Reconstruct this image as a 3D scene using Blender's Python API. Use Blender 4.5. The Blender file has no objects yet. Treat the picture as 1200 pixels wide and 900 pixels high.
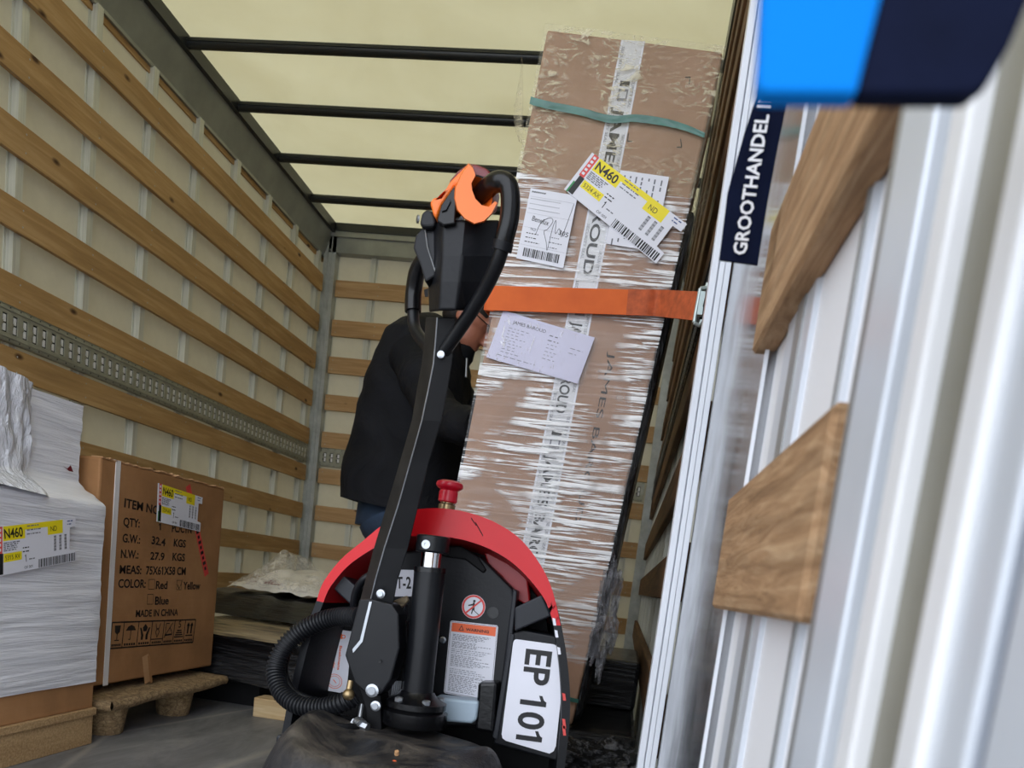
import bpy, bmesh, math, random
from mathutils import Vector, Matrix, noise
random.seed(7)
SC = bpy.context.scene
COL = SC.collection
# ------------------------------------------------------------------ camera
F_PX = 930.2254
CR = Vector((0.982146, 0.141441, 0.124028)).normalized()      # image right
CD = Vector((0.140302, -0.111547, -0.983805)).normalized()    # image down
CF = Vector((-0.125315, 0.983642, -0.129399)).normalized()    # forward
cam = bpy.data.cameras.new('camera'); camo = bpy.data.objects.new('camera', cam)
COL.objects.link(camo)
camo.matrix_world = Matrix(((CR.x, -CD.x, -CF.x, 0), (CR.y, -CD.y, -CF.y, 0), (CR.z, -CD.z, -CF.z, 0), (0, 0, 0, 1)))
cam.sensor_fit = 'HORIZONTAL'; cam.sensor_width = 36
cam.lens = F_PX / 1200 * 36
cam.shift_y = 350 / 1200
cam.clip_start = 0.01
cam.dof.use_dof = True; cam.dof.focus_distance = 1.75; cam.dof.aperture_fstop = 9.3
SC.camera = camo
# ------------------------------------------------------------------ light
SC.view_settings.view_transform = 'Standard'; SC.view_settings.look = 'None'
SC.view_settings.gamma = 1; SC.view_settings.use_curve_mapping = False
SC.view_settings.exposure = 1.18
W = bpy.data.worlds.new('overcast'); SC.world = W; W.use_nodes = True
wn = W.node_tree; wn.nodes.clear()
wo = wn.nodes.new('ShaderNodeOutputWorld'); wb = wn.nodes.new('ShaderNodeBackground')
wt = wn.nodes.new('ShaderNodeTexCoord'); ws = wn.nodes.new('ShaderNodeSeparateXYZ'); wr = wn.nodes.new('ShaderNodeValToRGB')
wn.links.new(wt.outputs['Generated'], ws.inputs[0]); wn.links.new(ws.outputs['Z'], wr.inputs[0])
wr.color_ramp.elements[0].position = 0.0; wr.color_ramp.elements[0].color = (.80, .86, .95, 1)
wr.color_ramp.elements[1].position = 1.0; wr.color_ramp.elements[1].color = (.92, .96, 1.05, 1)
wn.links.new(wr.outputs[0], wb.inputs['Color'])
# overcast sky, brighter towards the open rear of the van (-y)
wm = wn.nodes.new('ShaderNodeMapRange'); wm.inputs['From Min'].default_value = -.2; wm.inputs['From Max'].default_value = -1.0
wm.inputs['To Min'].default_value = 1.0; wm.inputs['To Max'].default_value = 1.65
wn.links.new(ws.outputs['Y'], wm.inputs['Value']); wn.links.new(wm.outputs[0], wb.inputs['Strength'])
wn.links.new(wb.outputs[0], wo.inputs['Surface'])

# ------------------------------------------------------------------ pixel helpers (only to measure places in the van)
def ray(px, py):
    return (CR * ((px - 600) / F_PX) + CD * ((py - 800) / F_PX) + CF)
def PY(px, py, y):
    d = ray(px, py); return d * (y / d.y)
def PXX(px, py, x):
    d = ray(px, py); return d * (x / d.x)
def PZ(px, py, z):
    d = ray(px, py); return d * (z / d.z)
class Pl:
    """a plane with origin o, axes u (reading direction) and v (up)"""
    def __init__(s, o, u, v):
        s.o = Vector(o); s.u = Vector(u).normalized(); s.v = Vector(v).normalized(); s.n = s.u.cross(s.v).normalized()
    def w(s, a, b, off=0.0):
        return s.o + s.u * a + s.v * b + s.n * off
    def px(s, x, y):
        d = ray(x, y); t = s.o.dot(s.n) / d.dot(s.n); p = d * t - s.o
        return (p.dot(s.u), p.dot(s.v))

# ------------------------------------------------------------------ materials
def lin(c):
    if isinstance(c, str):
        c = tuple(int(c[i:i+2], 16) for i in (0, 2, 4))
    return tuple(((v/255)/12.92 if v/255 <= .04045 else ((v/255+.055)/1.055)**2.4) for v in c) + (1,)
class NM:
    def __init__(s, name):
        s.m = bpy.data.materials.new(name); s.m.use_nodes = True; s.t = s.m.node_tree; s.t.nodes.clear()
        s.out = s.n('OutputMaterial')
    def n(s, k, **kw):
        nd = s.t.nodes.new('ShaderNode' + k)
        for a, b in kw.items(): setattr(nd, a, b)
        return nd
    def l(s, a, b): s.t.links.new(a, b)
    def coords(s, scale=(1, 1, 1), rand=True):
        tc = s.n('TexCoord'); mp = s.n('Mapping'); mp.inputs['Scale'].default_value = scale
        if rand:
            oi = s.n('ObjectInfo'); mu = s.n('Math', operation='MULTIPLY'); mu.inputs[1].default_value = 37.0
            s.l(oi.outputs['Random'], mu.inputs[0]); s.l(mu.outputs[0], mp.inputs['Location'])
        s.l(tc.outputs['Object'], mp.inputs['Vector']); return mp.outputs[0]
    def noise(s, vec, sc, det=3, rough=.55, dist=0):
        nz = s.n('TexNoise'); nz.inputs['Scale'].default_value = sc; nz.inputs['Detail'].default_value = det
        nz.inputs['Roughness'].default_value = rough; nz.inputs['Distortion'].default_value = dist
        if vec is not None: s.l(vec, nz.inputs['Vector'])
        return nz.outputs['Fac']
    def ramp(s, fac, stops, interp='LINEAR'):
        r = s.n('ValToRGB'); r.color_ramp.interpolation = interp
        e = r.color_ramp.elements
        while len(e) > 1: e.remove(e[0])
        e[0].position = stops[0][0]; e[0].color = stops[0][1]
        for p, c in stops[1:]:
            q = e.new(p); q.color = c
        s.l(fac, r.inputs[0]); return r.outputs[0]
    def mix(s, fac, a, b, mode='MIX'):
        m = s.n('MixRGB', blend_type=mode)
        for i, v in ((0, fac), (1, a), (2, b)):
            if hasattr(v, 'links') or hasattr(v, 'is_linked'): s.l(v, m.inputs[i])
            else: m.inputs[i].default_value = v
        return m.outputs[0]
    def bsdf(s, color, rough=.5, metal=0, bump=None, bs=.3, bd=.002, spec=.5, **kw):
        b = s.n('BsdfPrincipled')
        for k, v in (('Base Color', color), ('Roughness', rough), ('Metallic', metal), ('Specular IOR Level', spec)) + tuple(kw.items()):
            if hasattr(v, 'is_linked'): s.l(v, b.inputs[k])
            else: b.inputs[k].default_value = v
        if bump is not None:
            bn = s.n('Bump'); bn.inputs['Strength'].default_value = bs; bn.inputs['Distance'].default_value = bd
            s.l(bump, bn.inputs['Height']); s.l(bn.outputs[0], b.inputs['Normal'])
        s.l(b.outputs[0], s.out.inputs['Surface']); return b
def G(v): return (v, v, v, 1)
def plain(name, c, rough=.5, metal=0, var=.12, nsc=8, bump=.15, bsc=60, spec=.5, **kw):
    k = NM(name); v = k.coords(); n = k.noise(v, nsc, 4)
    c = lin(c); lo = tuple(x*(1-var) for x in c[:3])+(1,); hi = tuple(min(1, x*(1+var)) for x in c[:3])+(1,)
    k.bsdf(k.ramp(n, [(.3, lo), (.7, hi)]), rough, metal, bump=k.noise(v, bsc, 3), bs=bump, bd=.001, spec=spec, **kw)
    return k.m
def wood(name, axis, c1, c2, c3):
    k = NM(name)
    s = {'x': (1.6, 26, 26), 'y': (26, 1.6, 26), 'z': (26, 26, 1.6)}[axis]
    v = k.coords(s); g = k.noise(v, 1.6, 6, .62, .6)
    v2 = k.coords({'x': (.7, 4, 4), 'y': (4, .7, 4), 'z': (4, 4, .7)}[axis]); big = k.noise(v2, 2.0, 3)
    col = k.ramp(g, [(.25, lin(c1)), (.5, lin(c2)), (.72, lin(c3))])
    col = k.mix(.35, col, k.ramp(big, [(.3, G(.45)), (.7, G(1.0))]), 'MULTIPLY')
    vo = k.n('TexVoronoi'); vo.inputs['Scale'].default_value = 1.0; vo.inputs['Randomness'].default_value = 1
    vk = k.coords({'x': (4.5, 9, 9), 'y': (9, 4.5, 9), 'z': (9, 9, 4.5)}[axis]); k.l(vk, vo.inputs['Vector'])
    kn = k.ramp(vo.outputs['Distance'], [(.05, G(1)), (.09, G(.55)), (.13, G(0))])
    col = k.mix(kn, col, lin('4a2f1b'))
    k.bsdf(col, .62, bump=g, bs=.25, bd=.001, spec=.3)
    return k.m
def scratched(name, c, rough=.35, metal=.9, axis='z', sc=6, **kw):
    k = NM(name); s = {'z': (40, 40, 1), 'y': (40, 1, 40), 'x': (1, 40, 40), 'n': (6, 6, 6)}[axis]
    v = k.coords(s); n = k.noise(v, sc/2, 5, .6); b = k.noise(k.coords((1, 1, 1)), 9, 4)
    c = lin(c)
    col = k.ramp(n, [(.3, tuple(x*.75 for x in c[:3])+(1,)), (.7, c)])
    k.bsdf(col, k.ramp(b, [(.3, G(rough*.7)), (.7, G(min(1, rough*1.5)))]), metal, bump=n, bs=.08, bd=.001, **kw)
    return k.m
M = {}
M['slat_y'] = wood('slat_wood', 'y', 'a07c50', 'b8925f', 'cca878')
M['slat_x'] = wood('slat_wood_back', 'x', 'a98457', 'c0996b', 'd4b184')
M['ply'] = wood('raw_wood_block', 'x', 'a98355', 'cdb083', 'e2cda4')
def panel_mat(name, a, b):
    k = NM(name); v = k.coords(); n = k.noise(v, 1.3, 4, .6, .4); d = k.noise(v, 14, 5, .7)
    col = k.ramp(n, [(.3, lin(a)), (.7, lin(b))]); col = k.mix(.25, col, k.ramp(d, [(.35, G(.72)), (.6, G(1))]), 'MULTIPLY')
    b_ = k.bsdf(col, .45, bump=n, bs=.05)
    tr = k.n('BsdfTranslucent'); tr.inputs['Color'].default_value = lin(b); mx = k.n('MixShader'); mx.inputs[0].default_value = .30
    k.l(b_.outputs[0], mx.inputs[1]); k.l(tr.outputs[0], mx.inputs[2]); k.l(mx.outputs[0], k.out.inputs['Surface'])
    return k.m
M['panel'] = panel_mat('fibreglass_panel', 'd0cab4', 'dcd6c2')
M['panel_white'] = plain('white_panel', 'f0f0f3', .5, 0, .03, 3, .05)
M['slat_dark'] = wood('shaded_slat_wood', 'y', '4a3524', '6b4c32', '86633f')  # darker copy of the slat wood, right wall's shade put into its colour
k = NM('translucent_roof'); v = k.coords(); n = k.noise(v, 2.0, 4, .6, .5)
col = k.ramp(n, [(.3, lin((226, 221, 196))), (.7, lin((233, 229, 206)))])
tr = k.n('BsdfTranslucent'); k.l(col, tr.inputs[0]); df = k.n('BsdfDiffuse'); k.l(col, df.inputs[0])
mx = k.n('MixShader'); mx.inputs[0].default_value = .45; k.l(tr.outputs[0], mx.inputs[1]); k.l(df.outputs[0], mx.inputs[2]); k.l(mx.outputs[0], k.out.inputs[0])
M['roof'] = k.m
M['alu'] = scratched('aluminium', 'b9bcc0', .38, .85)
M['galv'] = scratched('galvanised_steel', 'b9bcb8', .45, .35, 'n', 8)
M['galv_rail'] = scratched('galvanised_rail', 'a9a896', .45, .35, 'n', 8)
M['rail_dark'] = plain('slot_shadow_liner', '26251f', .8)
M['stud_alu'] = scratched('stud_aluminium', 'dcdccf', .4, .25)
M['bow'] = plain('dark_grey_bow', '2c2e2e', .35, .3)
M['rail_grey'] = plain('roof_rail_grey', '93958f', .4, .5)
M['white_coat'] = plain('white_coated_profile', 'dfe2e8', .3, 0, .04)
M['mirror_plate'] = scratched('polished_aluminium_plate', 'a2a4a8', .13, .8, 'z', 3)
M['post_grey'] = plain('grey_post', '9b9b99', .4, .4, .08)
M['post_light'] = plain('light_post', 'd6dbe2', .3, .2, .05)
M['post_white'] = plain('white_post', 'e9e9ea', .35, 0, .05)
M['post_olive'] = plain('olive_grey_post', '8c897c', .5, .2, .12)
M['post_blue'] = plain('blue_grey_post', '4a5468', .5, .1, .12)
k = NM('floor_plywood'); v = k.coords((3, 1, 3)); n = k.noise(v, 3, 6, .7, .6); v2 = k.coords((30, 2, 10)); s2 = k.noise(v2, 3, 4)
col = k.ramp(n, [(.3, lin('565657')), (.55, lin('767576')), (.75, lin('918f8d'))]); col = k.mix(.3, col, k.ramp(s2, [(.4, G(.7)), (.7, G(1))]), 'MULTIPLY')
vx = k.n('TexVoronoi', feature='DISTANCE_TO_EDGE'); vx.inputs['Scale'].default_value = .9; k.l(k.coords((1.6, .5, 1)), vx.inputs['Vector'])
col = k.mix(k.ramp(vx.outputs[0], [(0, G(.5)), (.006, G(.35)), (.012, G(0))]), col, lin('a09a90'))
k.bsdf(col, .55, bump=n, bs=.35, bd=.002); M['floor'] = k.m
M['asphalt'] = plain('asphalt', '7d7c7a', .9, 0, .2, 30)
def carton_mat(name, a, b, c):
    k = NM(name); v = k.coords(); n = k.noise(v, 5, 5, .6, .3); f = k.noise(k.coords((2, 2, 90)), 4, 3)
    col = k.ramp(n, [(.28, lin(a)), (.5, lin(b)), (.75, lin(c))])
    k.bsdf(k.mix(.12, col, k.ramp(f, [(.3, G(.6)), (.7, G(1))]), 'MULTIPLY'), .7, bump=n, bs=.12, bd=.003, spec=.25); return k.m
M['carton'] = carton_mat('brown_carton', '926a46', 'a5784f', 'b4865c')
M['carton_tall'] = carton_mat('kraft_carton', '97765f', 'a5826a', 'b08e76')
M['carton_pale'] = carton_mat('pale_carton', 'a67d55', 'bb9168', 'cba47a')  # paler carton tone for top flap, tape patch and chips
k = NM('particle_board'); v = k.coords(); n = k.noise(v, 190, 3, .7); n2 = k.noise(k.coords((1, 1, 6)), 5, 4)
col = k.mix(.5, k.ramp(n, [(.35, lin('7c6242')), (.5, lin('a9875c')), (.65, lin('c9ab7d'))]), k.ramp(n2, [(.3, lin('9a7850')), (.7, lin('c0a074'))]))
k.bsdf(col, .85, bump=n, bs=.5, bd=.003); M['particle'] = k.m
k = NM('pressed_fibre'); v = k.coords(); n = k.noise(v, 60, 5, .75); vv = k.n('TexVoronoi', feature='DISTANCE_TO_EDGE'); vv.inputs['Scale'].default_value = 40; k.l(k.coords((1, 1, 2.2)), vv.inputs['Vector'])
col = k.ramp(n, [(.3, lin('6d563c')), (.5, lin('937a57')), (.7, lin('b59b75'))]); col = k.mix(k.ramp(vv.outputs[0], [(0, G(.6)), (.08, G(0))]), col, lin('4a3a28'))
k.bsdf(col, .9, bump=vv.outputs[0], bs=.5, bd=.004); M['fibre'] = k.m
def wrap_mat(name, a, b, rough, stretch, sc, bs, bd=.006, a0=.3, a1=.65, **kw):
    k = NM(name); v = k.coords(stretch); n = k.noise(v, sc, 5, .6, 1.2); n2 = k.noise(k.coords((stretch[0]*2.5, stretch[1]*2.5, stretch[2]*2.5)), sc, 3, .5, .6)
    ad = k.n('Math', operation='MULTIPLY_ADD'); ad.inputs[1].default_value = .45; k.l(n2, ad.inputs[0]); k.l(n, ad.inputs[2])
    k.bsdf(k.ramp(n, [(a0, lin(a)), (a1, lin(b))]), rough, bump=ad.outputs[0], bs=bs, bd=bd, **kw); return k.m
M['white_wrap'] = wrap_mat('white_stretch_wrap', 'dedfe5', 'ececf1', .32, (1, 1.0, 20), 3.2, .55, .010)
M['white_shiny'] = wrap_mat('silvery_bunched_film', 'c9cbd2', 'e6e7ec', .16, (5, 5, 2), 6, 1.0, .012)
M['black_wrap'] = wrap_mat('black_stretch_wrap', '0b0b0c', '17171a', .22, (1.5, 1.5, 22), 4, .9, .008)
M['black_wrap_v'] = wrap_mat('black_stretch_wrap_side', '08080a', '141416', .25, (10, 10, 3), 5, .8, .006)
def film_mat(name, stretch, lo, hi, base, amt, rough=.12, tint='f4f2f0', warp=1.0, bd=.006, sc=5):
    k = NM(name)
    v = k.coords(stretch, False); v.node.inputs['Rotation'].default_value = (0, .20, 0); n = k.noise(v, sc, 6, .62, warp); big = k.noise(k.coords((3.1, 3.1, 3.1), False), 1.7, 3, .5, .5)
    m1 = k.ramp(n, [(lo, G(0)), (hi, G(1))]); mb = k.ramp(big, [(.42, G(.06)), (.54, G(1))])
    mu = k.n('Math', operation='MULTIPLY'); k.l(m1, mu.inputs[0]); k.l(mb, mu.inputs[1])
    al = k.n('Math', operation='MULTIPLY_ADD'); al.inputs[1].default_value = amt; al.inputs[2].default_value = base; k.l(mu.outputs[0], al.inputs[0])
    k.bsdf(lin(tint), rough, bump=n, bs=.9, bd=bd, spec=.8, Alpha=al.outputs[0])
    return k.m
M['film_tall'] = film_mat('clear_stretch_film', (.9, 3, 24), .48, .535, .08, .85, warp=.7, tint='ffffff')  # white streaks: milky folds, with sky reflections painted in
M['film_top'] = film_mat('clear_crumpled_film', (3.0, 5, 7), .50, .60, .12, .55, tint='ddd3b4', warp=3.0)
M['film_dark'] = wrap_mat('dark_crumpled_film', '0f0f10', '8c8c90', .12, (5, 5, 9), 5, 1.0, .02, a0=.47, a1=.72)  # pale grey glints painted into the dark base colour
M['film_loose'] = film_mat('loose_film', (9, 9, 7), .44, .58, .38, .55, warp=2, tint='9a9a9f')
M['film_bags'] = film_mat('film_over_bags', (6, 6, 9), .45, .6, .22, .5, warp=2, tint='e8e2d8')
M['pouch'] = film_mat('plastic_pouch', (6, 3, 2.2), .55, .62, .08, .75, warp=1.2)
M['green_band'] = plain('green_strapping', '4f7a70', .35, 0, .25, 20, .5)
M['dark_green'] = plain('dark_green_strapping', '1f5a4c', .4)
M['strap_white'] = plain('white_strapping', 'e4e0de', .35, 0, .05)
M['paper'] = plain('white_paper', 'e2e2ea', .6, 0, .03)
M['paper_lilac'] = plain('lilac_paper', 'c8c6dc', .5, 0, .04)
M['yellow'] = plain('yellow_print', 'f0dc1c', .5, 0, .03)
M['red_print'] = plain('red_print', 'dc4a44', .5, 0, .05)
M['green_print'] = plain('green_print', '2f8f52', .5)
M['ink'] = plain('black_ink', '1a1a1c', .55)
M['ink_grey'] = plain('grey_ink', '6f7078', .6)
M['ink_carton'] = plain('carton_ink', '231a14', .6)
M['blue_ink'] = plain('blue_ink', '2b4a86', .5)
M['tape'] = plain('pale_tape', 'd0d0d2', .25, 0, .06)
M['orange_print'] = plain('orange_print', 'ee6a3a', .5, 0, .04)
k = NM('orange_webbing'); v = k.coords((1, 1, 1)); wv = k.n('TexWave', bands_direction='Z'); wv.inputs['Scale'].default_value = 160; wv.inputs['Distortion'].default_value = .6; k.l(v, wv.inputs['Vector'])
n = k.noise(v, 9, 4)
k.bsdf(k.mix(.25, k.ramp(n, [(.3, lin('cf5a1c')), (.7, lin('e66c26'))]), k.ramp(wv.outputs['Fac'], [(0, G(.5)), (1, G(1))]), 'MULTIPLY'), .7, bump=wv.outputs['Fac'], bs=.3, bd=.001)
M['orange_web'] = k.m
M['orange_worn'] = plain('worn_orange_webbing', 'b4552c', .75, 0, .25, 60, .5)
M['hook'] = plain('pale_zinc_hook', 'bccac8', .35, .5, .1)
M['red_paint'] = plain('red_paint', 'c8101b', .30, 0, .08, 5, .05, 20, .28, **{'Coat Weight': .05})
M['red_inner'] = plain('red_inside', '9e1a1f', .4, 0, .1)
M['red_button'] = plain('red_button', 'c2132c', .3, 0, .05)
M['dark_red'] = plain('dark_red_cap', '6e1a22', .3, 0, .1)
M['orange'] = plain('orange_plastic', 'ef7320', .38, 0, .06)
M['black_plastic'] = plain('black_plastic', '121317', .42, 0, .2, 12, .3, 160, .28)
M['black_matt'] = plain('black_matt', '0c0c0e', .6, 0, .2, spec=.2)
M['black_paint'] = plain('black_paint', '111215', .36, 0, .3, 10, .2, 40, .28)
M['grey_bracket'] = plain('dark_grey_bracket', '24262b', .42, 0, .15, spec=.3)
M['black_gloss'] = plain('black_grip', '0b0b0d', .26, 0, .3, 30, .4, 90, .35)
M['brownish'] = plain('brownish_beam_side', '22201d', .55, 0, .5, 20, spec=.25)  # browner tone for the left face of the tiller arm
k = NM('dusty_rubber'); v = k.coords(); n = k.noise(v, 8, 6, .7, .8); ge = k.n('NewGeometry'); sp = k.n('SeparateXYZ'); k.l(ge.outputs['Normal'], sp.inputs[0])
d = k.n('Math', operation='MULTIPLY'); k.l(k.ramp(sp.outputs['Z'], [(.35, G(0)), (.95, G(1))]), d.inputs[0]); k.l(k.ramp(n, [(.45, G(.03)), (.68, G(.8))]), d.inputs[1])
k.bsdf(k.mix(d.outputs[0], lin('15161a'), lin('655d53')), k.ramp(n, [(.3, G(.28)), (.7, G(.7))]), bump=n, bs=.8, bd=.006); M['dusty'] = k.m
M['chrome'] = plain('chrome_rod', 'd0d0d2', .08, 1, .03, 5, 0)
M['bolt'] = plain('zinc_bolt', 'a9adb2', .28, .9, .1)
M['brass'] = plain('dull_brass', '9a8562', .3, .85, .2)
M['blue_tank'] = plain('pale_blue_tank', '9fb0bd', .4, 0, .06)
M['denim'] = plain('blue_denim', '233347', .85, 0, .4, 14, .4, 200)
k = NM('black_jacket_fabric'); v = k.coords(); n = k.noise(v, 5, 4, .6, 1.0)
k.bsdf(k.ramp(n, [(.3, lin('0e0f12')), (.7, lin('191a1f'))]), .8, bump=n, bs=.5, bd=.03, spec=.2); M['jacket'] = k.m
M['skin'] = plain('skin', 'a86a52', .5, 0, .08, 20, .2, 120)
M['hair'] = plain('dark_hair', '1e1814', .6, 0, .3, 60, .5)
M['navy'] = plain('navy_webbing', '0b1126', .85, 0, .15, 60, .3, 300, .08)
M['cyan'] = plain('bright_blue_webbing', '0672c6', .85, 0, .05, spec=.08)
M['white_text'] = plain('white_woven_text', 'd8d8da', .7, 0, .05)
M['rubber_hose'] = plain('ribbed_hose', '1a1b1e', .42, 0, .2, 30, spec=.3)
M['rubber'] = plain('tyre_rubber', '18181a', .8)
M['bag_white'] = plain('white_plastic_bags', 'd9d4c8', .35, 0, .15, 14, .6, 30)
k = NM('stretched_pale_top'); n = k.noise(k.coords((2, 9, 9)), 3, 5, .6, .6)
k.bsdf(k.ramp(n, [(.38, lin('39332c')), (.5, lin('9c8a6e')), (.7, lin('c9b795'))]), .3, bump=n, bs=.6); M['pale_top'] = k.m

# ------------------------------------------------------------------ mesh builder
class MB:
    def __init__(s): s.v = []; s.f = []; s.mi = []; s.sm = []; s.mats = []
    def _m(s, m):
        if m not in s.mats: s.mats.append(m)
        return s.mats.index(m)
    def add(s, vs, fs, m=None, smooth=False):
        b = len(s.v); s.v += [Vector(p) for p in vs]; mi = s._m(m)
        for f in fs: s.f.append([b+i for i in f]); s.mi.append(mi); s.sm.append(smooth)
        return s
    def poly(s, pts, m=None): return s.add(pts, [list(range(len(pts)))], m)
    def box(s, lo, hi, m=None):
        x0, y0, z0 = lo; x1, y1, z1 = hi
        v = [(x0,y0,z0),(x1,y0,z0),(x1,y1,z0),(x0,y1,z0),(x0,y0,z1),(x1,y0,z1),(x1,y1,z1),(x0,y1,z1)]
        return s.add(v, [(0,3,2,1),(4,5,6,7),(0,1,5,4),(1,2,6,5),(2,3,7,6),(3,0,4,7)], m)
    def obox(s, o, u, v, w, m=None):
        """box from a corner o with edge vectors u v w"""
        o, u, v, w = map(Vector, (o, u, v, w))
        p = [o, o+u, o+u+v, o+v, o+w, o+u+w, o+u+v+w, o+v+w]
        return s.add(p, [(0,3,2,1),(4,5,6,7),(0,1,5,4),(1,2,6,5),(2,3,7,6),(3,0,4,7)], m)
    def prism(s, pts, d, m=None, smooth=False):
        """extrude a planar polygon by the vector d"""
        pts = [Vector(p) for p in pts]; d = Vector(d); n = len(pts)
        s.add(pts + [p + d for p in pts], [list(range(n)), list(range(2*n-1, n-1, -1))], m)
        b = len(s.v) - 2*n; mi = s._m(m)
        for i in range(n):
            j = (i+1) % n; s.f.append([b+i, b+n+i, b+n+j, b+j]); s.mi.append(mi); s.sm.append(smooth)
        return s
    def tube(s, path, r, m=None, n=14, cap=True, smooth=True):
        path = [Vector(p) for p in path]; R = r if isinstance(r, (list, tuple)) else [r]*len(path)
        rings = []; prev = None
        for i, p in enumerate(path):
            t = (path[min(i+1, len(path)-1)] - path[max(i-1, 0)]).normalized()
            if prev is None:
                a = Vector((0, 0, 1)) if abs(t.z) < .9 else Vector((1, 0, 0)); nrm = t.cross(a).normalized()
            else:
                nrm = (prev - t * prev.dot(t)).normalized()
            prev = nrm; bn = t.cross(nrm)
            rings.append([p + (nrm*math.cos(2*math.pi*k/n) + bn*math.sin(2*math.pi*k/n))*R[i] for k in range(n)])
        vs = [q for rg in rings for q in rg]; fs = []
        for i in range(len(path)-1):
            for k in range(n):
                fs.append((i*n+k, i*n+(k+1) % n, (i+1)*n+(k+1) % n, (i+1)*n+k))
        s.add(vs, fs, m, smooth)
        if cap:
            s.add(rings[0], [list(range(n))[::-1]], m); s.add(rings[-1], [list(range(n))], m)
        return s
    def cyl(s, a, b, r, m=None, n=24, r2=None): return s.tube([a, b], [r, r if r2 is None else r2], m, n)
    def lathe(s, o, ax, prof, m=None, n=28, smooth=True):
        """prof: (radius, height) along axis ax from o"""
        o = Vector(o); ax = Vector(ax).normalized(); a = Vector((1, 0, 0)) if abs(ax.x) < .8 else Vector((0, 1, 0))
        u = ax.cross(a).normalized(); w = ax.cross(u); vs = []; fs = []
        for r, h in prof:
            for k in range(n):
                t = 2*math.pi*k/n; vs.append(o + ax*h + (u*math.cos(t) + w*math.sin(t))*r)
        for i in range(len(prof)-1):
            for k in range(n): fs.append((i*n+k, i*n+(k+1) % n, (i+1)*n+(k+1) % n, (i+1)*n+k))
        s.add(vs, fs, m, smooth)
        s.add(vs[:n], [list(range(n))[::-1]], m); s.add(vs[-n:], [list(range(n))], m); return s
    def grid(s, fn, nu, nv, m=None, smooth=True):
        vs = [fn(i/nu, j/nv) for j in range(nv+1) for i in range(nu+1)]
        fs = [(j*(nu+1)+i, j*(nu+1)+i+1, (j+1)*(nu+1)+i+1, (j+1)*(nu+1)+i) for j in range(nv) for i in range(nu)]
        return s.add(vs, fs, m, smooth)
    def build(s, name, mat=None, parent=None, loc=None, bevel=0, seg=2, subsurf=0):
        """link as ONE object; loc = its origin in world (default: the parent's origin, else the base centre)"""
        if parent is not None: off = worldloc(parent)
        elif loc is not None: off = Vector(loc)
        else:
            xs = [p.x for p in s.v]; ys = [p.y for p in s.v]; zs = [p.z for p in s.v]
            off = Vector(((min(xs)+max(xs))/2, (min(ys)+max(ys))/2, min(zs)))
        me = bpy.data.meshes.new(name); me.from_pydata([p - off for p in s.v], [], s.f)
        ms = [mat if q is None else q for q in s.mats]
        for q in ms: me.materials.append(q)
        me.polygons.foreach_set('material_index', s.mi); me.polygons.foreach_set('use_smooth', s.sm); me.update()
        o = bpy.data.objects.new(name, me); COL.objects.link(o)
        if parent is not None: o.parent = parent
        else: o.location = off
        WL[o] = off if parent is not None else Vector(off)
        fixn(me)
        if any(s.sm): me.set_sharp_from_angle(angle=math.radians(38))
        if bevel:
            b = o.modifiers.new('bevel', 'BEVEL'); b.width = bevel; b.segments = seg; b.limit_method = 'ANGLE'; b.angle_limit = math.radians(40)
            b.harden_normals = False
        if subsurf:
            b = o.modifiers.new('sub', 'SUBSURF'); b.levels = b.render_levels = subsurf
        return o
WL = {}
def worldloc(o): return WL[o]
def fixn(me):
    bm = bmesh.new(); bm.from_mesh(me); bmesh.ops.remove_doubles(bm, verts=bm.verts, dist=1e-6)
    bmesh.ops.recalc_face_normals(bm, faces=bm.faces); bm.to_mesh(me); bm.free()
def raw(mb):      # keep order of normals
    return mb
def empty(name, loc):
    o = bpy.data.objects.new(name, None); COL.objects.link(o); o.location = Vector(loc); o.empty_display_size = .05
    WL[o] = Vector(loc); return o
def tag(o, label, cat, group=None):
    o['label'] = label; o['category'] = cat
    if group: o['group'] = group
    return o
def struct(o, label=None):
    o['kind'] = 'structure'
    if label: o['label'] = label
    return o
def catmull(pts, n=8, closed=False):
    P = [Vector(p) for p in pts]; out = []
    N = len(P)
    for i in range(N if closed else N-1):
        if closed: a, b, c, d = P[(i-1) % N], P[i], P[(i+1) % N], P[(i+2) % N]
        else: a, b, c, d = P[max(i-1, 0)], P[i], P[i+1], P[min(i+2, N-1)]
        for k in range(n):
            t = k/n
            out.append(.5*((2*b) + (c-a)*t + (2*a-5*b+4*c-d)*t*t + (3*b-a-3*c+d)*t**3))
    if not closed: out.append(P[-1])
    return out
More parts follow.
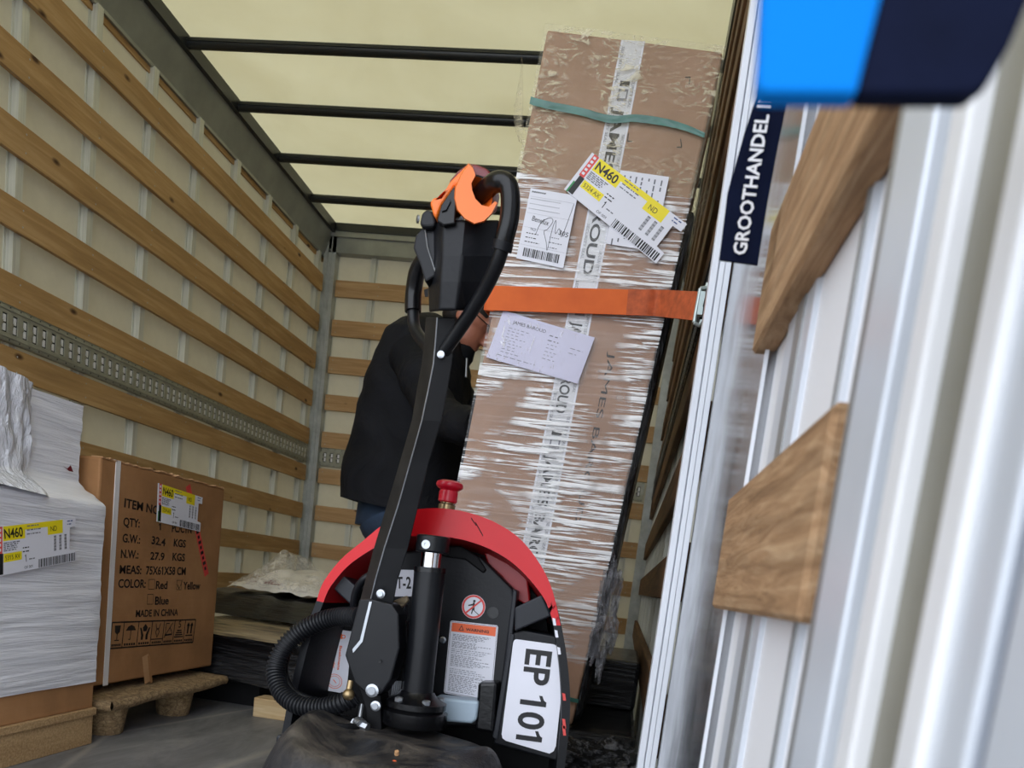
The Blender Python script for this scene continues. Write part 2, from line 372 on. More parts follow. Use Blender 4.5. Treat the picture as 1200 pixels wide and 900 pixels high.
# ------------------------------------------------------------------ lettering
_TC = {}
def glyphs(s, bold=0.0):
    key = (s, bold)
    if key in _TC: return _TC[key]
    cu = bpy.data.curves.new('lettering', 'FONT'); cu.body = s; cu.resolution_u = 5 if len(s) < 14 else 2; cu.fill_mode = 'FRONT'; cu.offset = bold
    o = bpy.data.objects.new('lettering', cu); COL.objects.link(o)
    dg = bpy.context.evaluated_depsgraph_get(); me = bpy.data.meshes.new_from_object(o.evaluated_get(dg))
    vs = [v.co.copy() for v in me.vertices]; fs = [list(p.vertices) for p in me.polygons]
    bpy.data.objects.remove(o); bpy.data.meshes.remove(me); bpy.data.curves.remove(cu)
    if '1' in s and 'I' not in s and 'l' not in s:      # give the figure 1 its flag
        comp = {}
        for f in fs: comp.setdefault(tuple(sorted(f)), 0)
        seen = {}
        par = list(range(len(vs)))
        def fd(i):
            while par[i] != i: i = par[i]
            return i
        for f in fs:
            for i in f[1:]: par[fd(i)] = fd(f[0])
        for i in range(len(vs)): seen.setdefault(fd(i), []).append(i)
        for g in seen.values():
            xs = [vs[i].x for i in g]; ys = [vs[i].y for i in g]
            if len(g) == 4 and max(xs)-min(xs) < .25 and max(ys)-min(ys) > .6:
                a = min(xs)+.01; t = max(ys); b = len(vs)
                vs += [Vector((a, t, 0)), Vector((a-.05, t-.07, 0)), Vector((a-.17, t-.13, 0)), Vector((a-.17, t-.22, 0)), Vector((a, t-.15, 0))]
                fs.append([b, b+1, b+2, b+3, b+4])
    x0 = min(v.x for v in vs); x1 = max(v.x for v in vs); y1 = max(v.y for v in vs); y0 = min(v.y for v in vs)
    _TC[key] = (vs, fs, x0, x1, y0, y1); return _TC[key]
def text(mb, s, pl, a, b, h, m, off=.0012, w=None, bold=0.0):
    """text with baseline running from plane point a to b (cap height h); w=None: fills a..b"""
    vs, fs, x0, x1, y0, y1 = glyphs(s, .022 if bold else 0.0)
    a = Vector((a[0], a[1])); b = Vector((b[0], b[1])); d = b - a; L = d.length; d.normalize(); up = Vector((-d.y, d.x))
    sx = L/(x1-x0); sy = h/.73
    shifts = [0.0]
    for k, sh in enumerate(shifts):
        P = []
        for v in vs:
            q = a + d*((v.x-x0)*sx + sh) + up*(v.y*sy); P.append(pl.w(q.x, q.y, off + k*1e-5))
        mb.add(P, fs, m)
def textpx(mb, s, pl, p0, p1, hpx, m, off=.0012, bold=0.0):
    """the same, with the baseline ends and the letter height measured in the photograph"""
    a = pl.px(*p0); b = pl.px(*p1)
    dx, dy = p1[0]-p0[0], p1[1]-p0[1]; L = math.hypot(dx, dy); nx, ny = dy/L, -dx/L
    mid = ((p0[0]+p1[0])/2, (p0[1]+p1[1])/2)
    c = pl.px(mid[0]+nx*hpx, mid[1]+ny*hpx); c0 = pl.px(*mid); h = math.hypot(c[0]-c0[0], c[1]-c0[1])
    text(mb, s, pl, a, b, h, m, off, bold=bold)
def q2(mb, pl, pts, m, off=.001):
    mb.poly([pl.w(x, y, off) for x, y in pts], m)
def rrect(x0, y0, x1, y1, r, n=5):
    out = []
    for cx, cy, a0 in ((x1-r, y0+r, -90), (x1-r, y1-r, 0), (x0+r, y1-r, 90), (x0+r, y0+r, 180)):
        for k in range(n+1):
            a = math.radians(a0 + 90*k/n); out.append((cx+r*math.cos(a), cy+r*math.sin(a)))
    return out
def bars(mb, fr, x0, x1, y0, y1, m, off, n=40, seed=1, vertical=True):
    rnd = random.Random(seed); x = x0
    while x < x1:
        w = (x1-x0)/n*rnd.choice((.5, .5, 1, 1.4)); 
        if x + w > x1: break
        fr(x, y0, x+w, y1, m, off); x += w + (x1-x0)/n*rnd.choice((.5, .6, 1))
# ================================================================== THE VAN BODY
XL, XR, YB, YN, ZF, ZT = -2.36, .083, 5.6, .19, -.55, 2.2     # slat faces left/right, back, near end, floor, roof
struct(MB().box((-2.5, YN-.02, ZF-.06), (.22, YB+.1, ZF)).build('floor', M['floor']), 'scuffed dark grey plywood load floor')
struct(MB().box((-14, -12, -1.56), (14, 9, -1.5)).build('ground', M['asphalt']), 'asphalt yard below the van')
# left wall: panel + studs
wl = MB().box((XL-.075, YN, ZF), (XL-.055, YB+.09, ZT+.06)).build('wall_left', M['panel']); struct(wl, 'cream fibreglass wall panel on the left')
for i in range(14):
    y = 5.49 - i*.385
    if y < .3: break
    m = MB()
    m.box((XL-.055, y-.028, ZF), (XL-.05, y+.028, ZT-.16)).box((XL-.052, y-.018, ZF), (XL-.022, y+.018, ZT-.16))
    m.build('stud', M['stud_alu'], wl)
wb_ = MB().box((XL-.055, YB+.045, ZF), (.2, YB+.065, ZT+.06)).build('wall_back', M['panel']); struct(wb_, 'cream fibreglass front bulkhead panel')
x = XL+.03
while x < .1:
    MB().box((x-.028, YB+.04, ZF), (x+.028, YB+.045, ZT-.13)).box((x-.017, YB+.022, ZF), (x+.017, YB+.042, ZT-.13)).build('stud', M['stud_alu'], wb_)
    x += .283
wr_ = MB().box((XR+.052, 1.385, ZF), (XR+.07, YB+.045, ZT+.06)).box((XR+.021, .36, ZF), (XR+.06, 1.385, ZT+.06)).build('wall_right', M['panel_white']); struct(wr_, 'white fibreglass wall panel on the right')
for px0, px1 in ((862, 886), (822, 832), (926, 934)):
    ya, yb = PXX(px1, 800, XR+.021).y, PXX(px0, 800, XR+.021).y
    MB().box((XR+.017, ya, ZF), (XR+.0215, yb, ZT-.16)).box((XR+.0155, ya+(yb-ya)*.3, ZF), (XR+.017, ya+(yb-ya)*.55, ZT-.16), M['post_grey']).build('stud', M['post_light'], wr_)
for y in [5.45-.385*i for i in range(11)]:
    MB().box((XR+.047, y-.03, ZF), (XR+.052, y+.03, ZT-.16)).box((XR+.021, y-.017, ZF), (XR+.05, y+.017, ZT-.16)).build('stud', M['stud_alu'], wr_)
struct(MB().box((XL-.1, YN, ZT+.06), (.2, YB+.1, ZT+.065)).build('ceiling', M['roof']), 'translucent cream roof sheet letting daylight in')
# corner posts
for nm, x0, x1 in (('trim_1', XL-.03, XL+.055), ('trim_2', .035, .135)):
    s_ = 1 if nm == 'trim_1' else -1
    m = MB().box((x0, YB-.03, ZF), (x1, YB+.06, ZT-.02))
    for k in (.3, .62): m.box((x0+(x1-x0)*k, YB-.037, ZF), (x0+(x1-x0)*(k+.07), YB-.03, ZT-.02))
    for i in range(24): m.lathe((x0+(x1-x0)*.5, YB-.03, ZF+.06+i*.112), (0, -1, 0), [(.006, 0), (.005, .004)], n=8)
    struct(m.build(nm, M['galv']), 'galvanised corner post')
# roof rails
struct(MB().box((XL-.05, YN, ZT-.165), (XL-.03, YB, ZT+.03)).prism([(XL-.03, YN, ZT-.15), (XL+.02, YN, ZT+.0), (XL+.02, YN, ZT+.055), (XL-.03, YN, ZT+.055)], (0, YB-YN, 0)).build('trim_3', M['rail_grey']), 'grey roof rail on the left')
struct(MB().box((XL+.02, YN, ZT-.005), (XL+.045, YB, ZT+.055)).build('trim_4', M['bow']), 'dark seal strip along the left roof rail')
struct(MB().box((XL, YB-.03, ZT-.13), (.1, YB+.05, ZT-.03)).box((XL, YB-.045, ZT-.03), (.1, YB+.05, ZT+.055)).build('trim_5', M['rail_grey']), 'grey roof rail on the bulkhead')
struct(MB().box((XL, YB-.055, ZT+.005), (.1, YB-.045, ZT+.055)).build('trim_6', M['bow']), 'dark seal strip along the bulkhead roof rail')
struct(MB().box((XR+.0, YN+.1, ZT-.15), (XR+.07, YB, ZT+.055)).build('trim_7', M['bow']), 'dark roof rail on the right')
# wooden trim bead behind top of studs
struct(MB().box((XL-.054, YN, ZT-.19), (XL-.044, YB, ZT-.165)).build('trim_8', M['slat_y']), 'thin wooden bead under the left roof rail')
# roof bows
bn = ['nearest the tail lift', 'second from the top of the photo', 'third from the top of the photo', 'closest to the bulkhead']
bw = ['round dark grey roof bow, topmost and largest of those crossing the translucent roof',
      'dark grey roof bow crossing the roof, second from the top of the photo',
      'dark grey roof bow crossing the roof, third from the top of the photo',
      'dark grey roof bow crossing the roof, lowest in the photo and closest to the bulkhead']
for i, y in enumerate((3.69, 4.17, 4.66, 5.14)):
    m = MB().tube([(XL+.03, y, ZT+.025), (XR, y, ZT+.025)], .024, n=16).box((XL+.03, y-.028, ZT+.022), (XR, y+.028, ZT+.034))
    tag(m.build('roof_bow', M['bow']), bw[i], 'beam', 'roof bows')
# slats
LZ = [(1.79, 1.90), (1.525, 1.635), (1.272, 1.385), (1.018, 1.125), (.755, .866), (.503, .61), (.237, .345), (-.028, .078), (-.29, -.178)]
ln = ['topmost, just below the roof rail', 'second from the roof', 'third from the roof', 'second above the perforated rail', 'directly above the perforated rail',
      'directly below the perforated rail', 'at the height of the printed carton top', 'second from the floor, showing beside the printed carton', 'lowest, just above the black wrapped stack']
for (a, b), t in zip(LZ, ln):
    m = MB().box((XL-.021, .3, a), (XL, 5.52, b))
    for i in range(13):
        y = 5.49 - i*.385
        for z in (a+.025, b-.025): m.lathe((XL-.001, y, z), (1, 0, 0), [(.004, 0), (.003, .002)], M['galv'], n=8)
    o = m.build('wooden_slat', M['slat_y'], bevel=.003, seg=1); tag(o, 'long wooden slat on the left wall, ' + t, 'slat', 'slats of the left wall')
for (a, b), t in zip(LZ, ln):
    t = t.replace('showing beside the printed carton', 'behind the red truck hood').replace('just above the black wrapped stack', 'behind the crumpled clear film').replace('at the height of the printed carton top', "at the worker's jacket hem")
    m = MB().box((XL+.06, YB-.001, a), (.033, YB+.02, b))
    for i in range(9):
        for z in (a+.025, b-.025): m.lathe((XL+.06+.03+i*.283, YB, z), (0, -1, 0), [(.004, 0), (.003, .003)], M['galv'], n=8)
    o = m.build('wooden_slat', M['slat_x'], bevel=.003, seg=1); tag(o, 'short wooden slat on the far bulkhead, ' + t, 'slat', 'slats of the bulkhead')
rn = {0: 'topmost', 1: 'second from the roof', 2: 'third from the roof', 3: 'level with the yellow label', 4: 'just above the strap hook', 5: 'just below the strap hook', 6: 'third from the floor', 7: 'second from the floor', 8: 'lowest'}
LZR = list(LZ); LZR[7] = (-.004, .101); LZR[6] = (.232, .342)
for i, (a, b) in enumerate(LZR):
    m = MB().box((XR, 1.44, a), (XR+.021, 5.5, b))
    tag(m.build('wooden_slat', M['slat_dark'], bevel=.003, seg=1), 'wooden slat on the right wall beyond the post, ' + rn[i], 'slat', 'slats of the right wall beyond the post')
def near_wood():
    k = NM('near_slat_wood'); v = k.coords((22, 2.0, 30)); g = k.noise(v, 3.5, 8, .72, 1.4); w = k.n('TexWave', bands_direction='Z'); w.inputs['Scale'].default_value = 12; w.inputs['Distortion'].default_value = 9; w.inputs['Detail'].default_value = 3; k.l(k.coords((1, .35, 1)), w.inputs['Vector'])
    col = k.ramp(g, [(.28, lin('7d5f44')), (.48, lin('a98562')), (.7, lin('c9a883'))]); col = k.mix(.35, col, k.ramp(w.outputs['Fac'], [(.2, G(.55)), (.7, G(1))]), 'MULTIPLY')
    k.bsdf(col, .75, bump=g, bs=.6, bd=.002, spec=.2); return k.m
NW = near_wood()
for i, t in ((6, 'blurred wooden slat end seen from below, near the hanging navy strap'), (7, 'blurred wooden slat end close to the camera, the lower of two')):
    a, b = LZR[i]
    tag(MB().box((XR, .402, a), (XR+.021, .79, b)).build('wooden_slat', NW, bevel=.003, seg=1), t, 'slat', 'slats of the near right wall')
# perforated tie rails
def tie_rail(axis, c, s0, s1, label, pitch=.05, sgn=1, mat='galv_rail'):
    """axis 'y': runs along y at x=c facing +x*sgn ; axis 'x': runs along x at y=c facing -y"""
    z0, z1 = .627, .752; h0, h1 = .655, .722
    def bx(m, a0, a1, d0, d1, za, zb, mat=None):
        if axis == 'y':
            xs = sorted((c + sgn*d0, c + sgn*d1)); m.box((xs[0], a0, za), (xs[1], a1, zb), mat)
        else: m.box((a0, c - d1, za), (a1, c - d0, zb), mat)
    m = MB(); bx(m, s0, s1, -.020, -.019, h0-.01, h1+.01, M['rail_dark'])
    bx(m, s0, s1, -.004, 0, z0, h0); bx(m, s0, s1, -.004, 0, h1, z1)
    bx(m, s0, s1, -.022, 0, z0-.002, z0+.002); bx(m, s0, s1, -.022, 0, z1-.002, z1+.002)
    bx(m, s0, s1, 0, .004, z0+.012, z0+.017); bx(m, s0, s1, 0, .004, z1-.017, z1-.012)
    n = int((s1-s0)/pitch)
    for i in range(n+1):
        a = s0 + i*pitch
        bx(m, a-.0115, min(a+.0115, s1), -.004, .001, h0, h1)
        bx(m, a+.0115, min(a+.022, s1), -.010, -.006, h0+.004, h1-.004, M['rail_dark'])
        for zz in ((h0+.005, (h0+h1)/2-.003), ((h0+h1)/2+.003, h1-.005)): bx(m, min(a+.021, s1), min(a+.034, s1), -.006, -.003, zz[0], zz[1], M['post_white'])
        bx(m, a+.0115, min(a+.020, s1), -.004, -.001, (h0+h1)/2-.007, (h0+h1)/2+.007)
        bx(m, a+.0115, min(a+.016, s1), -.004, -.001, h0, h0+.012); bx(m, a+.0115, min(a+.016, s1), -.004, -.001, h1-.012, h1)
        for z in (z0+.006, z1-.006): bx(m, a-.002, a+.002, 0, .0015, z-.002, z+.002, M['rail_dark'])
    o = m.build('tie_rail', M[mat]); tag(o, label, 'rail', 'perforated lashing rails')
    return o
tie_rail('y', XL+.002, 1.9, 5.5, 'perforated galvanised lashing rail running along the left wall')
tie_rail('x', YB-.003, XL+.07, .02, 'perforated galvanised lashing rail across the far bulkhead')
tie_rail('y', XR-.002, 1.44, 5.5, 'perforated lashing rail on the right wall, where the orange strap hooks in', sgn=-1, mat='bow')  # dark grey material puts the shade on this rail into its colour
# right post: polished plate, ribbed white profile
p = MB().box((XR+.012, .775, ZF), (XR+.045, 1.385, ZT-.15)).build('trim_9', M['mirror_plate'], bevel=.002); struct(p, 'scuffed reflecting aluminium plate of the door post')
m = MB()
yr = 1.385
for a, b, d in ((.0615, .0725, 0), (.0725, .0745, .006), (.0745, .083, .001), (.083, .093, .003)):
    m.box((a, yr+d, ZF), (b, yr+.045, ZT-.15))
struct(m.build('trim_10', M['white_coat'], bevel=.001), 'white grooved edge profile of the door post')
struct(MB().box((XR+.010, .772, ZF), (XR+.0135, .775, ZT-.15)).build('trim_11', M['white_coat']), 'added white strip for the highlight on the reflecting plate edge')  # thin white strip imitates the highlight on the plate's edge
# rear door frame beside the camera, stepped aluminium profiles
def yat(px): return PXX(px, 600, XR).y
bands = [(969, 986, 'post_grey', .001), (986, 1021, 'post_light', -.003), (1021, 1037, 'post_grey', .004), (1037, 1056, 'post_white', -.002), (1056, 1100, 'post_olive', .004),
         (1100, 1107, 'post_blue', .006), (1107, 1135, 'post_white', -.001), (1135, 1178, 'post_light', .002), (1178, 1198, 'post_blue', .005), (1198, 1300, 'post_light', .002)]
for i, (a, b, mm, d) in enumerate(bands):
    o = MB().box((XR+d, yat(b), ZF-.3), (XR+.07, yat(a), ZT)).build('trim_%d' % (12+i), M[mm], bevel=.0015)
    struct(o, 'blurred vertical profile of the rear door frame')
# ================================================================== LABELS
def ship_label(name, pl, C, parent, code, nd='ND', red=True, seed=3, text_lab=None):
    """C: photo corners TL, TR(upper), BR, BL of the full label body; local frame bilinear"""
    tl, tr, br, bl = [Vector(pl.px(*c)) for c in C]
    mb = MB()
    def at(u, v):
        a = tl.lerp(tr, u); b = bl.lerp(br, u); return a.lerp(b, v)
    def rect(u0, v0, u1, v1, m, off):
        q2(mb, pl, [tuple(at(*c)) for c in ((u0, v1), (u1, v1), (u1, v0), (u0, v0))], m, off)
    def tx(s, u0, u1, vb, vh, m=M['ink'], bold=0):
        a = at(u0, vb); b = at(u1, vb); h = (at(u0, vb) - at(u0, vb-vh)).length
        text(mb, s, pl, (a.x, a.y), (b.x, b.y), h, m, .0016, bold=bold)
    def lines(u0, u1, v0, v1, n, m=M['ink_grey'], sd=0):
        r = random.Random(sd)
        for k in range(n):
            v = v0 + (v1-v0)*k/max(1, n-1); u = u0; e = u0+(u1-u0)*r.uniform(.6, 1)
            while u < e:
                w = r.uniform(.012, .045); rect(u, v-.012, min(u+w, e), v+.012, m, .0016); u += w + .009
    q = [at(u, v) for u, v in ((0, 0), (.92, 0), (1.0, 0), (1.0, .19), (.915, .20), (.915, .72), (1.0, .74), (1.0, 1), (0, 1))]
    mb.prism([pl.w(p.x, p.y, .0004) for p in q], pl.n*.0008, M['paper'])
    rect(.0, 0, .02, 1, M['paper'], .0014)
    rect(.025, 0, .075, .55, M['red_print'], .0015); rect(.035, .55, .085, .98, M['ink'], .0015); rect(.02, .72, .035, 1, M['green_print'], .0015)
    r = random.Random(5)
    for k in range(5): rect(.035, .04+k*.1, .06, .1+k*.1, M['paper'], .0017)
    rect(.085, .0, .34, .30, M['yellow'], .0014); rect(.34, .0, .62, .12, M['yellow'], .0014); rect(.62, .0, .82, .30, M['yellow'], .0014)
    tx('N460', .10, .315, .25, .20, bold=.0009*(tr-tl).length/.2)
    rect(.09, .56, .30, .74, M['yellow'], .0014); tx(code, .11, .28, .70, .10)
    tx(nd, .66, .74, .23, .12)
    lines(.36, .58, .05, .22, 3, M['ink_grey'], 1); lines(.09, .28, .345, .5, 5, M['ink_grey'], 2); lines(.31, .43, .5, .58, 2, M['ink'], 4)
    tx('1', .34, .355, .80, .16, bold=.0005); lines(.385, .46, .76, .76, 1); tx('OF 001', .33, .43, .95, .06)
    for k in range(3):
        u0 = .70 + k*.07
        for j in range(14): rect(u0, .34+j*.025, u0+.03, .34+j*.025+(.010 if j % 3 else .017), M['ink'], .0016)
    bars(mb, rect, .50, .985, .80, .985, M['ink'], .0016, 46, seed)
    lines(.88, .97, .05, .12, 2, M['blue_ink'], 6)
    return mb.build(name, None, parent)
def microtext(mb, pl, F, n, u0, u1, v0, v1, m, off=.0016, sd=0, th=.010, wmax=.06):
    """rows of print too small to read, as the dashes they look like; F maps (u,v) to plane coords"""
    r = random.Random(sd)
    for k in range(n):
        v = v0 + (v1-v0)*(k/(n-1) if n > 1 else 0); u = u0; e = u0+(u1-u0)*r.uniform(.55, 1)
        while u < e:
            w = r.uniform(.015, wmax); c = [F(a, b) for a, b in ((u, v+th), (min(u+w, e), v+th), (min(u+w, e), v-th), (u, v-th))]
            mb.poly([pl.w(p[0], p[1], off) for p in c], m); u += w + .020
def quadmap(pl, C):
    tl, tr, br, bl = [Vector(pl.px(*c)) for c in C]
    return lambda u, v: tuple(tl.lerp(tr, u).lerp(bl.lerp(br, u), v))
def slab(mb, pl, pts, m, off=.0004, th=.0008):
    mb.prism([pl.w(p[0], p[1], off) for p in pts], pl.n*th, m)

# ================================================================== TALL WRAPPED PARCEL
bu = Vector((.996, -.006, -.084)).normalized(); bv = Vector((.084, -.006, .996)).normalized(); bn_ = bu.cross(bv)
if bn_.y > 0: bn_ = -bn_
BO = Vector((-.51, 2.055, -.324)); BW, BH, BD = .42, 1.627, .34
tall = empty('tall_parcel', BO + bu*BW/2)
tag(tall, 'tall narrow brown carton in clear stretch film, leaning against the right wall', 'parcel')
back = -bn_
m = MB().obox(BO, bu*BW, bv*BH, back*.10); m.build('carton', M['carton_tall'], tall, bevel=.006)
m = MB().obox(BO + back*.10 + bv*BH*.80, bu*BW, bv*BH*.2, back*(BD-.10)); m.build('carton_rear', M['carton_tall'], tall, bevel=.006)
m = MB().obox(BO + back*.045 + bu*.002, bu*(BW+.016), bv*(BH*.80), back*(BD-.045)); m.build('black_film', M['black_wrap_v'], tall, bevel=.012)
tall.children[-1]['label'] = 'black plastic wrapped rear part'
PB = Pl(BO, bu, bv)
def bxy(px, py): return PB.px(px, py)
# printed tape
def tape_center(t):  # t from top 0 to bottom 1, photo px
    return (742 + (612-742)*t, 48 + (700-48)*t)
mt = MB()
L0 = (728, 47); L1 = (756, 49); R0 = (588, 760); R1 = (618, 764)
def tp(u, v): return tuple(Vector(bxy(*L0)).lerp(Vector(bxy(*L1)), u).lerp(Vector(bxy(*R0)).lerp(Vector(bxy(*R1)), u), v))
slab(mt, PB, [tp(0, 0), tp(1, 0), tp(1, 1), tp(0, 1)], M['tape'])
slab(mt, PB, [tp(.02, 0), tp(.08, 0), tp(.08, 1), tp(.02, 1)], M['paper'], .0012, .0002); slab(mt, PB, [tp(.92, 0), tp(.98, 0), tp(.98, 1), tp(.92, 1)], M['paper'], .0012, .0002)
for v0 in (.06, .395, .615, .90):
    slab(mt, PB, [tp(.30, v0), tp(.70, v0), tp(.70, v0+.008), tp(.30, v0+.008)], M['ink'], .0014, .0002)
    slab(mt, PB, [tp(.30, v0+.012), tp(.70, v0+.012), tp(.70, v0+.030), tp(.30, v0+.030)], M['ink_grey'], .0014, .0002)
    slab(mt, PB, [tp(.36, v0+.016), tp(.64, v0+.016), tp(.64, v0+.026), tp(.36, v0+.026)], M['tape'], .0017, .0002)
def tapetext(s, v0, v1, u, hu, mat):
    a = tp(u, v0); b = tp(u, v1); h = (Vector(tp(u+hu, v0)) - Vector(tp(u, v0))).length
    text(mt, s, PB, a, b, h, mat, .0018, bold=.0004 if hu > .2 else 0)
tapetext('JAMES BAROUD', .10, .36, .28, .42, M['ink']); tapetext('JAMES BAROUD', .435, .585, .28, .42, M['ink']); tapetext('JAMES BAROUD', .655, .885, .28, .42, M['ink'])
for j in range(11): tapetext('SECURITY SEAL', .01+j*.09, .065+j*.09, .09, .12, M['ink_grey']); tapetext('SECURITY SEAL', .05+j*.09, .10+j*.09, .79, .12, M['ink_grey'])
mt.build('printed_tape', None, tall)
# print on the carton itself
mp = MB()
def vtext(s, p0, p1, wpx):
    a = bxy(*p0); b = bxy(*p1); q = bxy(p0[0]+wpx, p0[1]); text(mp, s, PB, a, b, Vector((q[0]-a[0], q[1]-a[1])).length, M['ink_carton'], .0008)
vtext('JAMES BAROUD', (714, 412), (673, 612), 8)
for (x, y, sx, sy) in ((803, 90, 1, 1), (741, 165, -1, -1), (793, 172, 1, -1)):
    slab(mp, PB, [bxy(x, y), bxy(x+6*sx, y), bxy(x+6*sx, y+1.4), bxy(x, y+1.4)], M['ink_carton'], .0004, .0003)
    slab(mp, PB, [bxy(x+5*sx, y), bxy(x+6.4*sx, y), bxy(x+5*sx, y+9*(1 if sy > 0 else -1)), bxy(x+4*sx, y+9*(1 if sy > 0 else -1))], M['ink_carton'], .0004, .0003)
mp.build('carton_print', None, tall)
# papers
PP = Pl(BO + bn_*.0105, bu, bv)
def paper(C, name, lab, m=M['paper']):
    mb = MB(); Fm = quadmap(PP, C); slab(mb, PP, [Fm(0, 0), Fm(1, 0), Fm(1, 1), Fm(0, 1)], m, .002, .0006); return mb, Fm
PP = Pl(BO + bn_*.0105, bu, bv)
C = [(622, 221), (677, 230), (660, 315), (605, 303)]
mb, Fm = paper(C, 'address_label', '')
text(mb, 'Benelux', PP, Fm(.16, .44), Fm(.52, .47), .0125, M['ink'], .0032); text(mb, '305', PP, Fm(.76, .56), Fm(.96, .58), .0115, M['ink'], .0032)
text(mb, 'NLD', PP, Fm(.17, .57), Fm(.28, .58), .006, M['ink'], .0032)
microtext(mb, PP, Fm, 2, .05, .55, .04, .05, M['ink'], .0032, 1, .006, .03); microtext(mb, PP, Fm, 3, .05, .7, .14, .28, M['ink_grey'], .0032, 2, .0045, .03)
microtext(mb, PP, Fm, 3, .1, .5, .62, .74, M['ink'], .0032, 3, .006); microtext(mb, PP, Fm, 3, .6, .9, .62, .76, M['ink_grey'], .0032, 4, .006)
for vv in (.11, .34, .54, .79):
    c = [Fm(.03, vv), Fm(.97, vv), Fm(.97, vv+.002), Fm(.03, vv+.002)]; mb.poly([PP.w(*q, .003) for q in c], M['ink_grey'])
def fr(u0, v0, u1, v1, m, off): mb.poly([PP.w(*Fm(*c), off) for c in ((u0, v1), (u1, v1), (u1, v0), (u0, v0))], m)
bars(mb, fr, .12, .88, .83, .95, M['ink'], .0032, 44, 9)
sc_ = catmull([PP.w(*Fm(*c), .0034) for c in ((.30, .62), (.36, .45), (.52, .36), (.60, .40), (.52, .52), (.46, .56), (.55, .70), (.60, .80), (.62, .5), (.66, .38), (.70, .56), (.76, .48), (.84, .58), (.92, .30), (.96, .12))], 6)
mb.tube(sc_, .0005, M['ink'], 5)
mb.build('address_label', None, tall)
C = [(727, 200), (784, 208), (766, 295), (710, 286)]
mb, Fm = paper(C, 'delivery_note', '')
for k, u in enumerate((.10, .22, .34, .46, .60, .72, .86)):
    v = .06
    r = random.Random(k)
    while v < .92:
        w = r.uniform(.02, .09); mb.poly([PP.w(*Fm(*c), .003) for c in ((u, v), (u+.03, v), (u+.03, v+w), (u, v+w))], M['ink_grey']); v += w+.02+ (r.random() < .3)*.1
mb.build('delivery_note', None, tall)
def up(C, dn=.0): return C
lab = ship_label('shipping_label', Pl(BO + bn_*.0135, bu, bv), [(694, 179), (805, 263), (769, 309), (661, 222)], tall, '5324 AX')
# plastic document pouch under the strap
C = [(590, 364), (697, 396), (677, 450), (570, 419)]
mb, Fm = paper(C, 'document_pouch', '', M['paper_lilac'])
text(mb, 'JAMES BAROUD', PP, Fm(.14, .20), Fm(.50, .20), .008, M['ink'], .0032)
microtext(mb, PP, Fm, 9, .12, .34, .30, .80, M['ink_grey'], .0032, 2, .006, .04); microtext(mb, PP, Fm, 2, .55, .70, .22, .32, M['ink'], .0032, 3, .008)
microtext(mb, PP, Fm, 5, .56, .72, .40, .7, M['ink_grey'], .0032, 4, .006, .04); microtext(mb, PP, Fm, 1, .1, .6, .88, .88, M['ink_grey'], .0032, 5, .006); microtext(mb, PP, Fm, 2, .8, .95, .35, .45, M['ink_grey'], .0032, 6, .006)
po = mb.build('document_pouch', None, tall)
PF = Pl(BO + bn_*.0125, bu, bv)
tl, tr, br, bl = [Vector(PF.px(*c)) for c in ((585, 366), (701, 396), (681, 454), (567, 418))]
def fpo(u, v):
    q = tl.lerp(tr, u).lerp(bl.lerp(br, u), v)
    z = .004*noise.noise(Vector((u*5+v*2, v*1.5, 3))) + .002*noise.noise(Vector((u*16+v*6, v*4, 1)))
    e = min(u, 1-u, v, 1-v); return PF.w(q.x, q.y, (z+.003)*min(1, e*12))
MB().grid(fpo, 50, 30).build('plastic_sleeve', M['pouch'], po)
# clear film over the front and bulging at the right shoulder
def filmfn(u0, u1, v0, v1, amp, off, seed):
    def fn(u, v):
        a = (u0+(u1-u0)*u)*BW; b = (v0+(v1-v0)*v)*BH
        e = min(u, 1-u)*10
        w = noise.noise(Vector((a*7, b*60+a*6*math.sin(b*5+seed), seed)))*.6 + noise.noise(Vector((a*20, b*25, seed+3)))*.4
        return PB.w(a, b, off + amp*w*min(1, e+.15))
    return fn
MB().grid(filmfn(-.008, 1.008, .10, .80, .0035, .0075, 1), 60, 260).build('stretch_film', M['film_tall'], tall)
MB().grid(filmfn(-.010, 1.012, .80, 1.004, .006, .009, 5), 60, 80).build('stretch_film', M['film_top'], tall)
def bulge(u, v):
    b = BH*(1.0 - v*.30); r = .008 + .030*math.sin(math.pi*min(1, v*1.02))**1.3 + .006*noise.noise(Vector((u*4, v*14, 2)))
    a = BW + r*math.sin(u*math.pi); d = .006 - u*.30
    return PB.w(a, b, d)
MB().grid(bulge, 16, 50).build('film_bulge', M['film_top'], tall)
def tassel(u, v):
    p = Vector(bxy(606, 60)).lerp(Vector(bxy(607, 165)), v)
    r = .028*math.sin(math.pi*v)**.7*(v**1.2)*1.4 + .003*noise.noise(Vector((v*20, u*5, 9)))
    return PB.w(p.x + .01 - r*math.sin(u*math.pi), p.y, -.03 + u*.03)
MB().grid(tassel, 10, 30).build('film_tassel', M['film_top'], tall)
# green strapping around the parcel
gp = [(622, 121), (640, 126), (680, 134), (715, 143), (745, 142), (775, 146), (800, 152), (825, 162)]
gc = catmull([PB.w(*bxy(*g), .012) for g in gp], 8)
m = MB(); n_ = len(gc)
def gf(u, v):
    i = min(int(u*(n_-1)), n_-1); c = gc[i]; w = .0085*(1 if u < .7 else 1-.35*(u-.7)/.3)
    return c + bv*((v-.5)*2*w) + bn_*(.002*noise.noise(Vector((u*30, v*3, 0))))
m.grid(gf, n_-1, 4).build('green_strapping', M['green_band'], tall)
m = MB().obox(PB.w(-.004, .062, .0085), bu*.428, bv*.011, bn_*.0015); m.build('lower_strapping', M['dark_green'], tall)
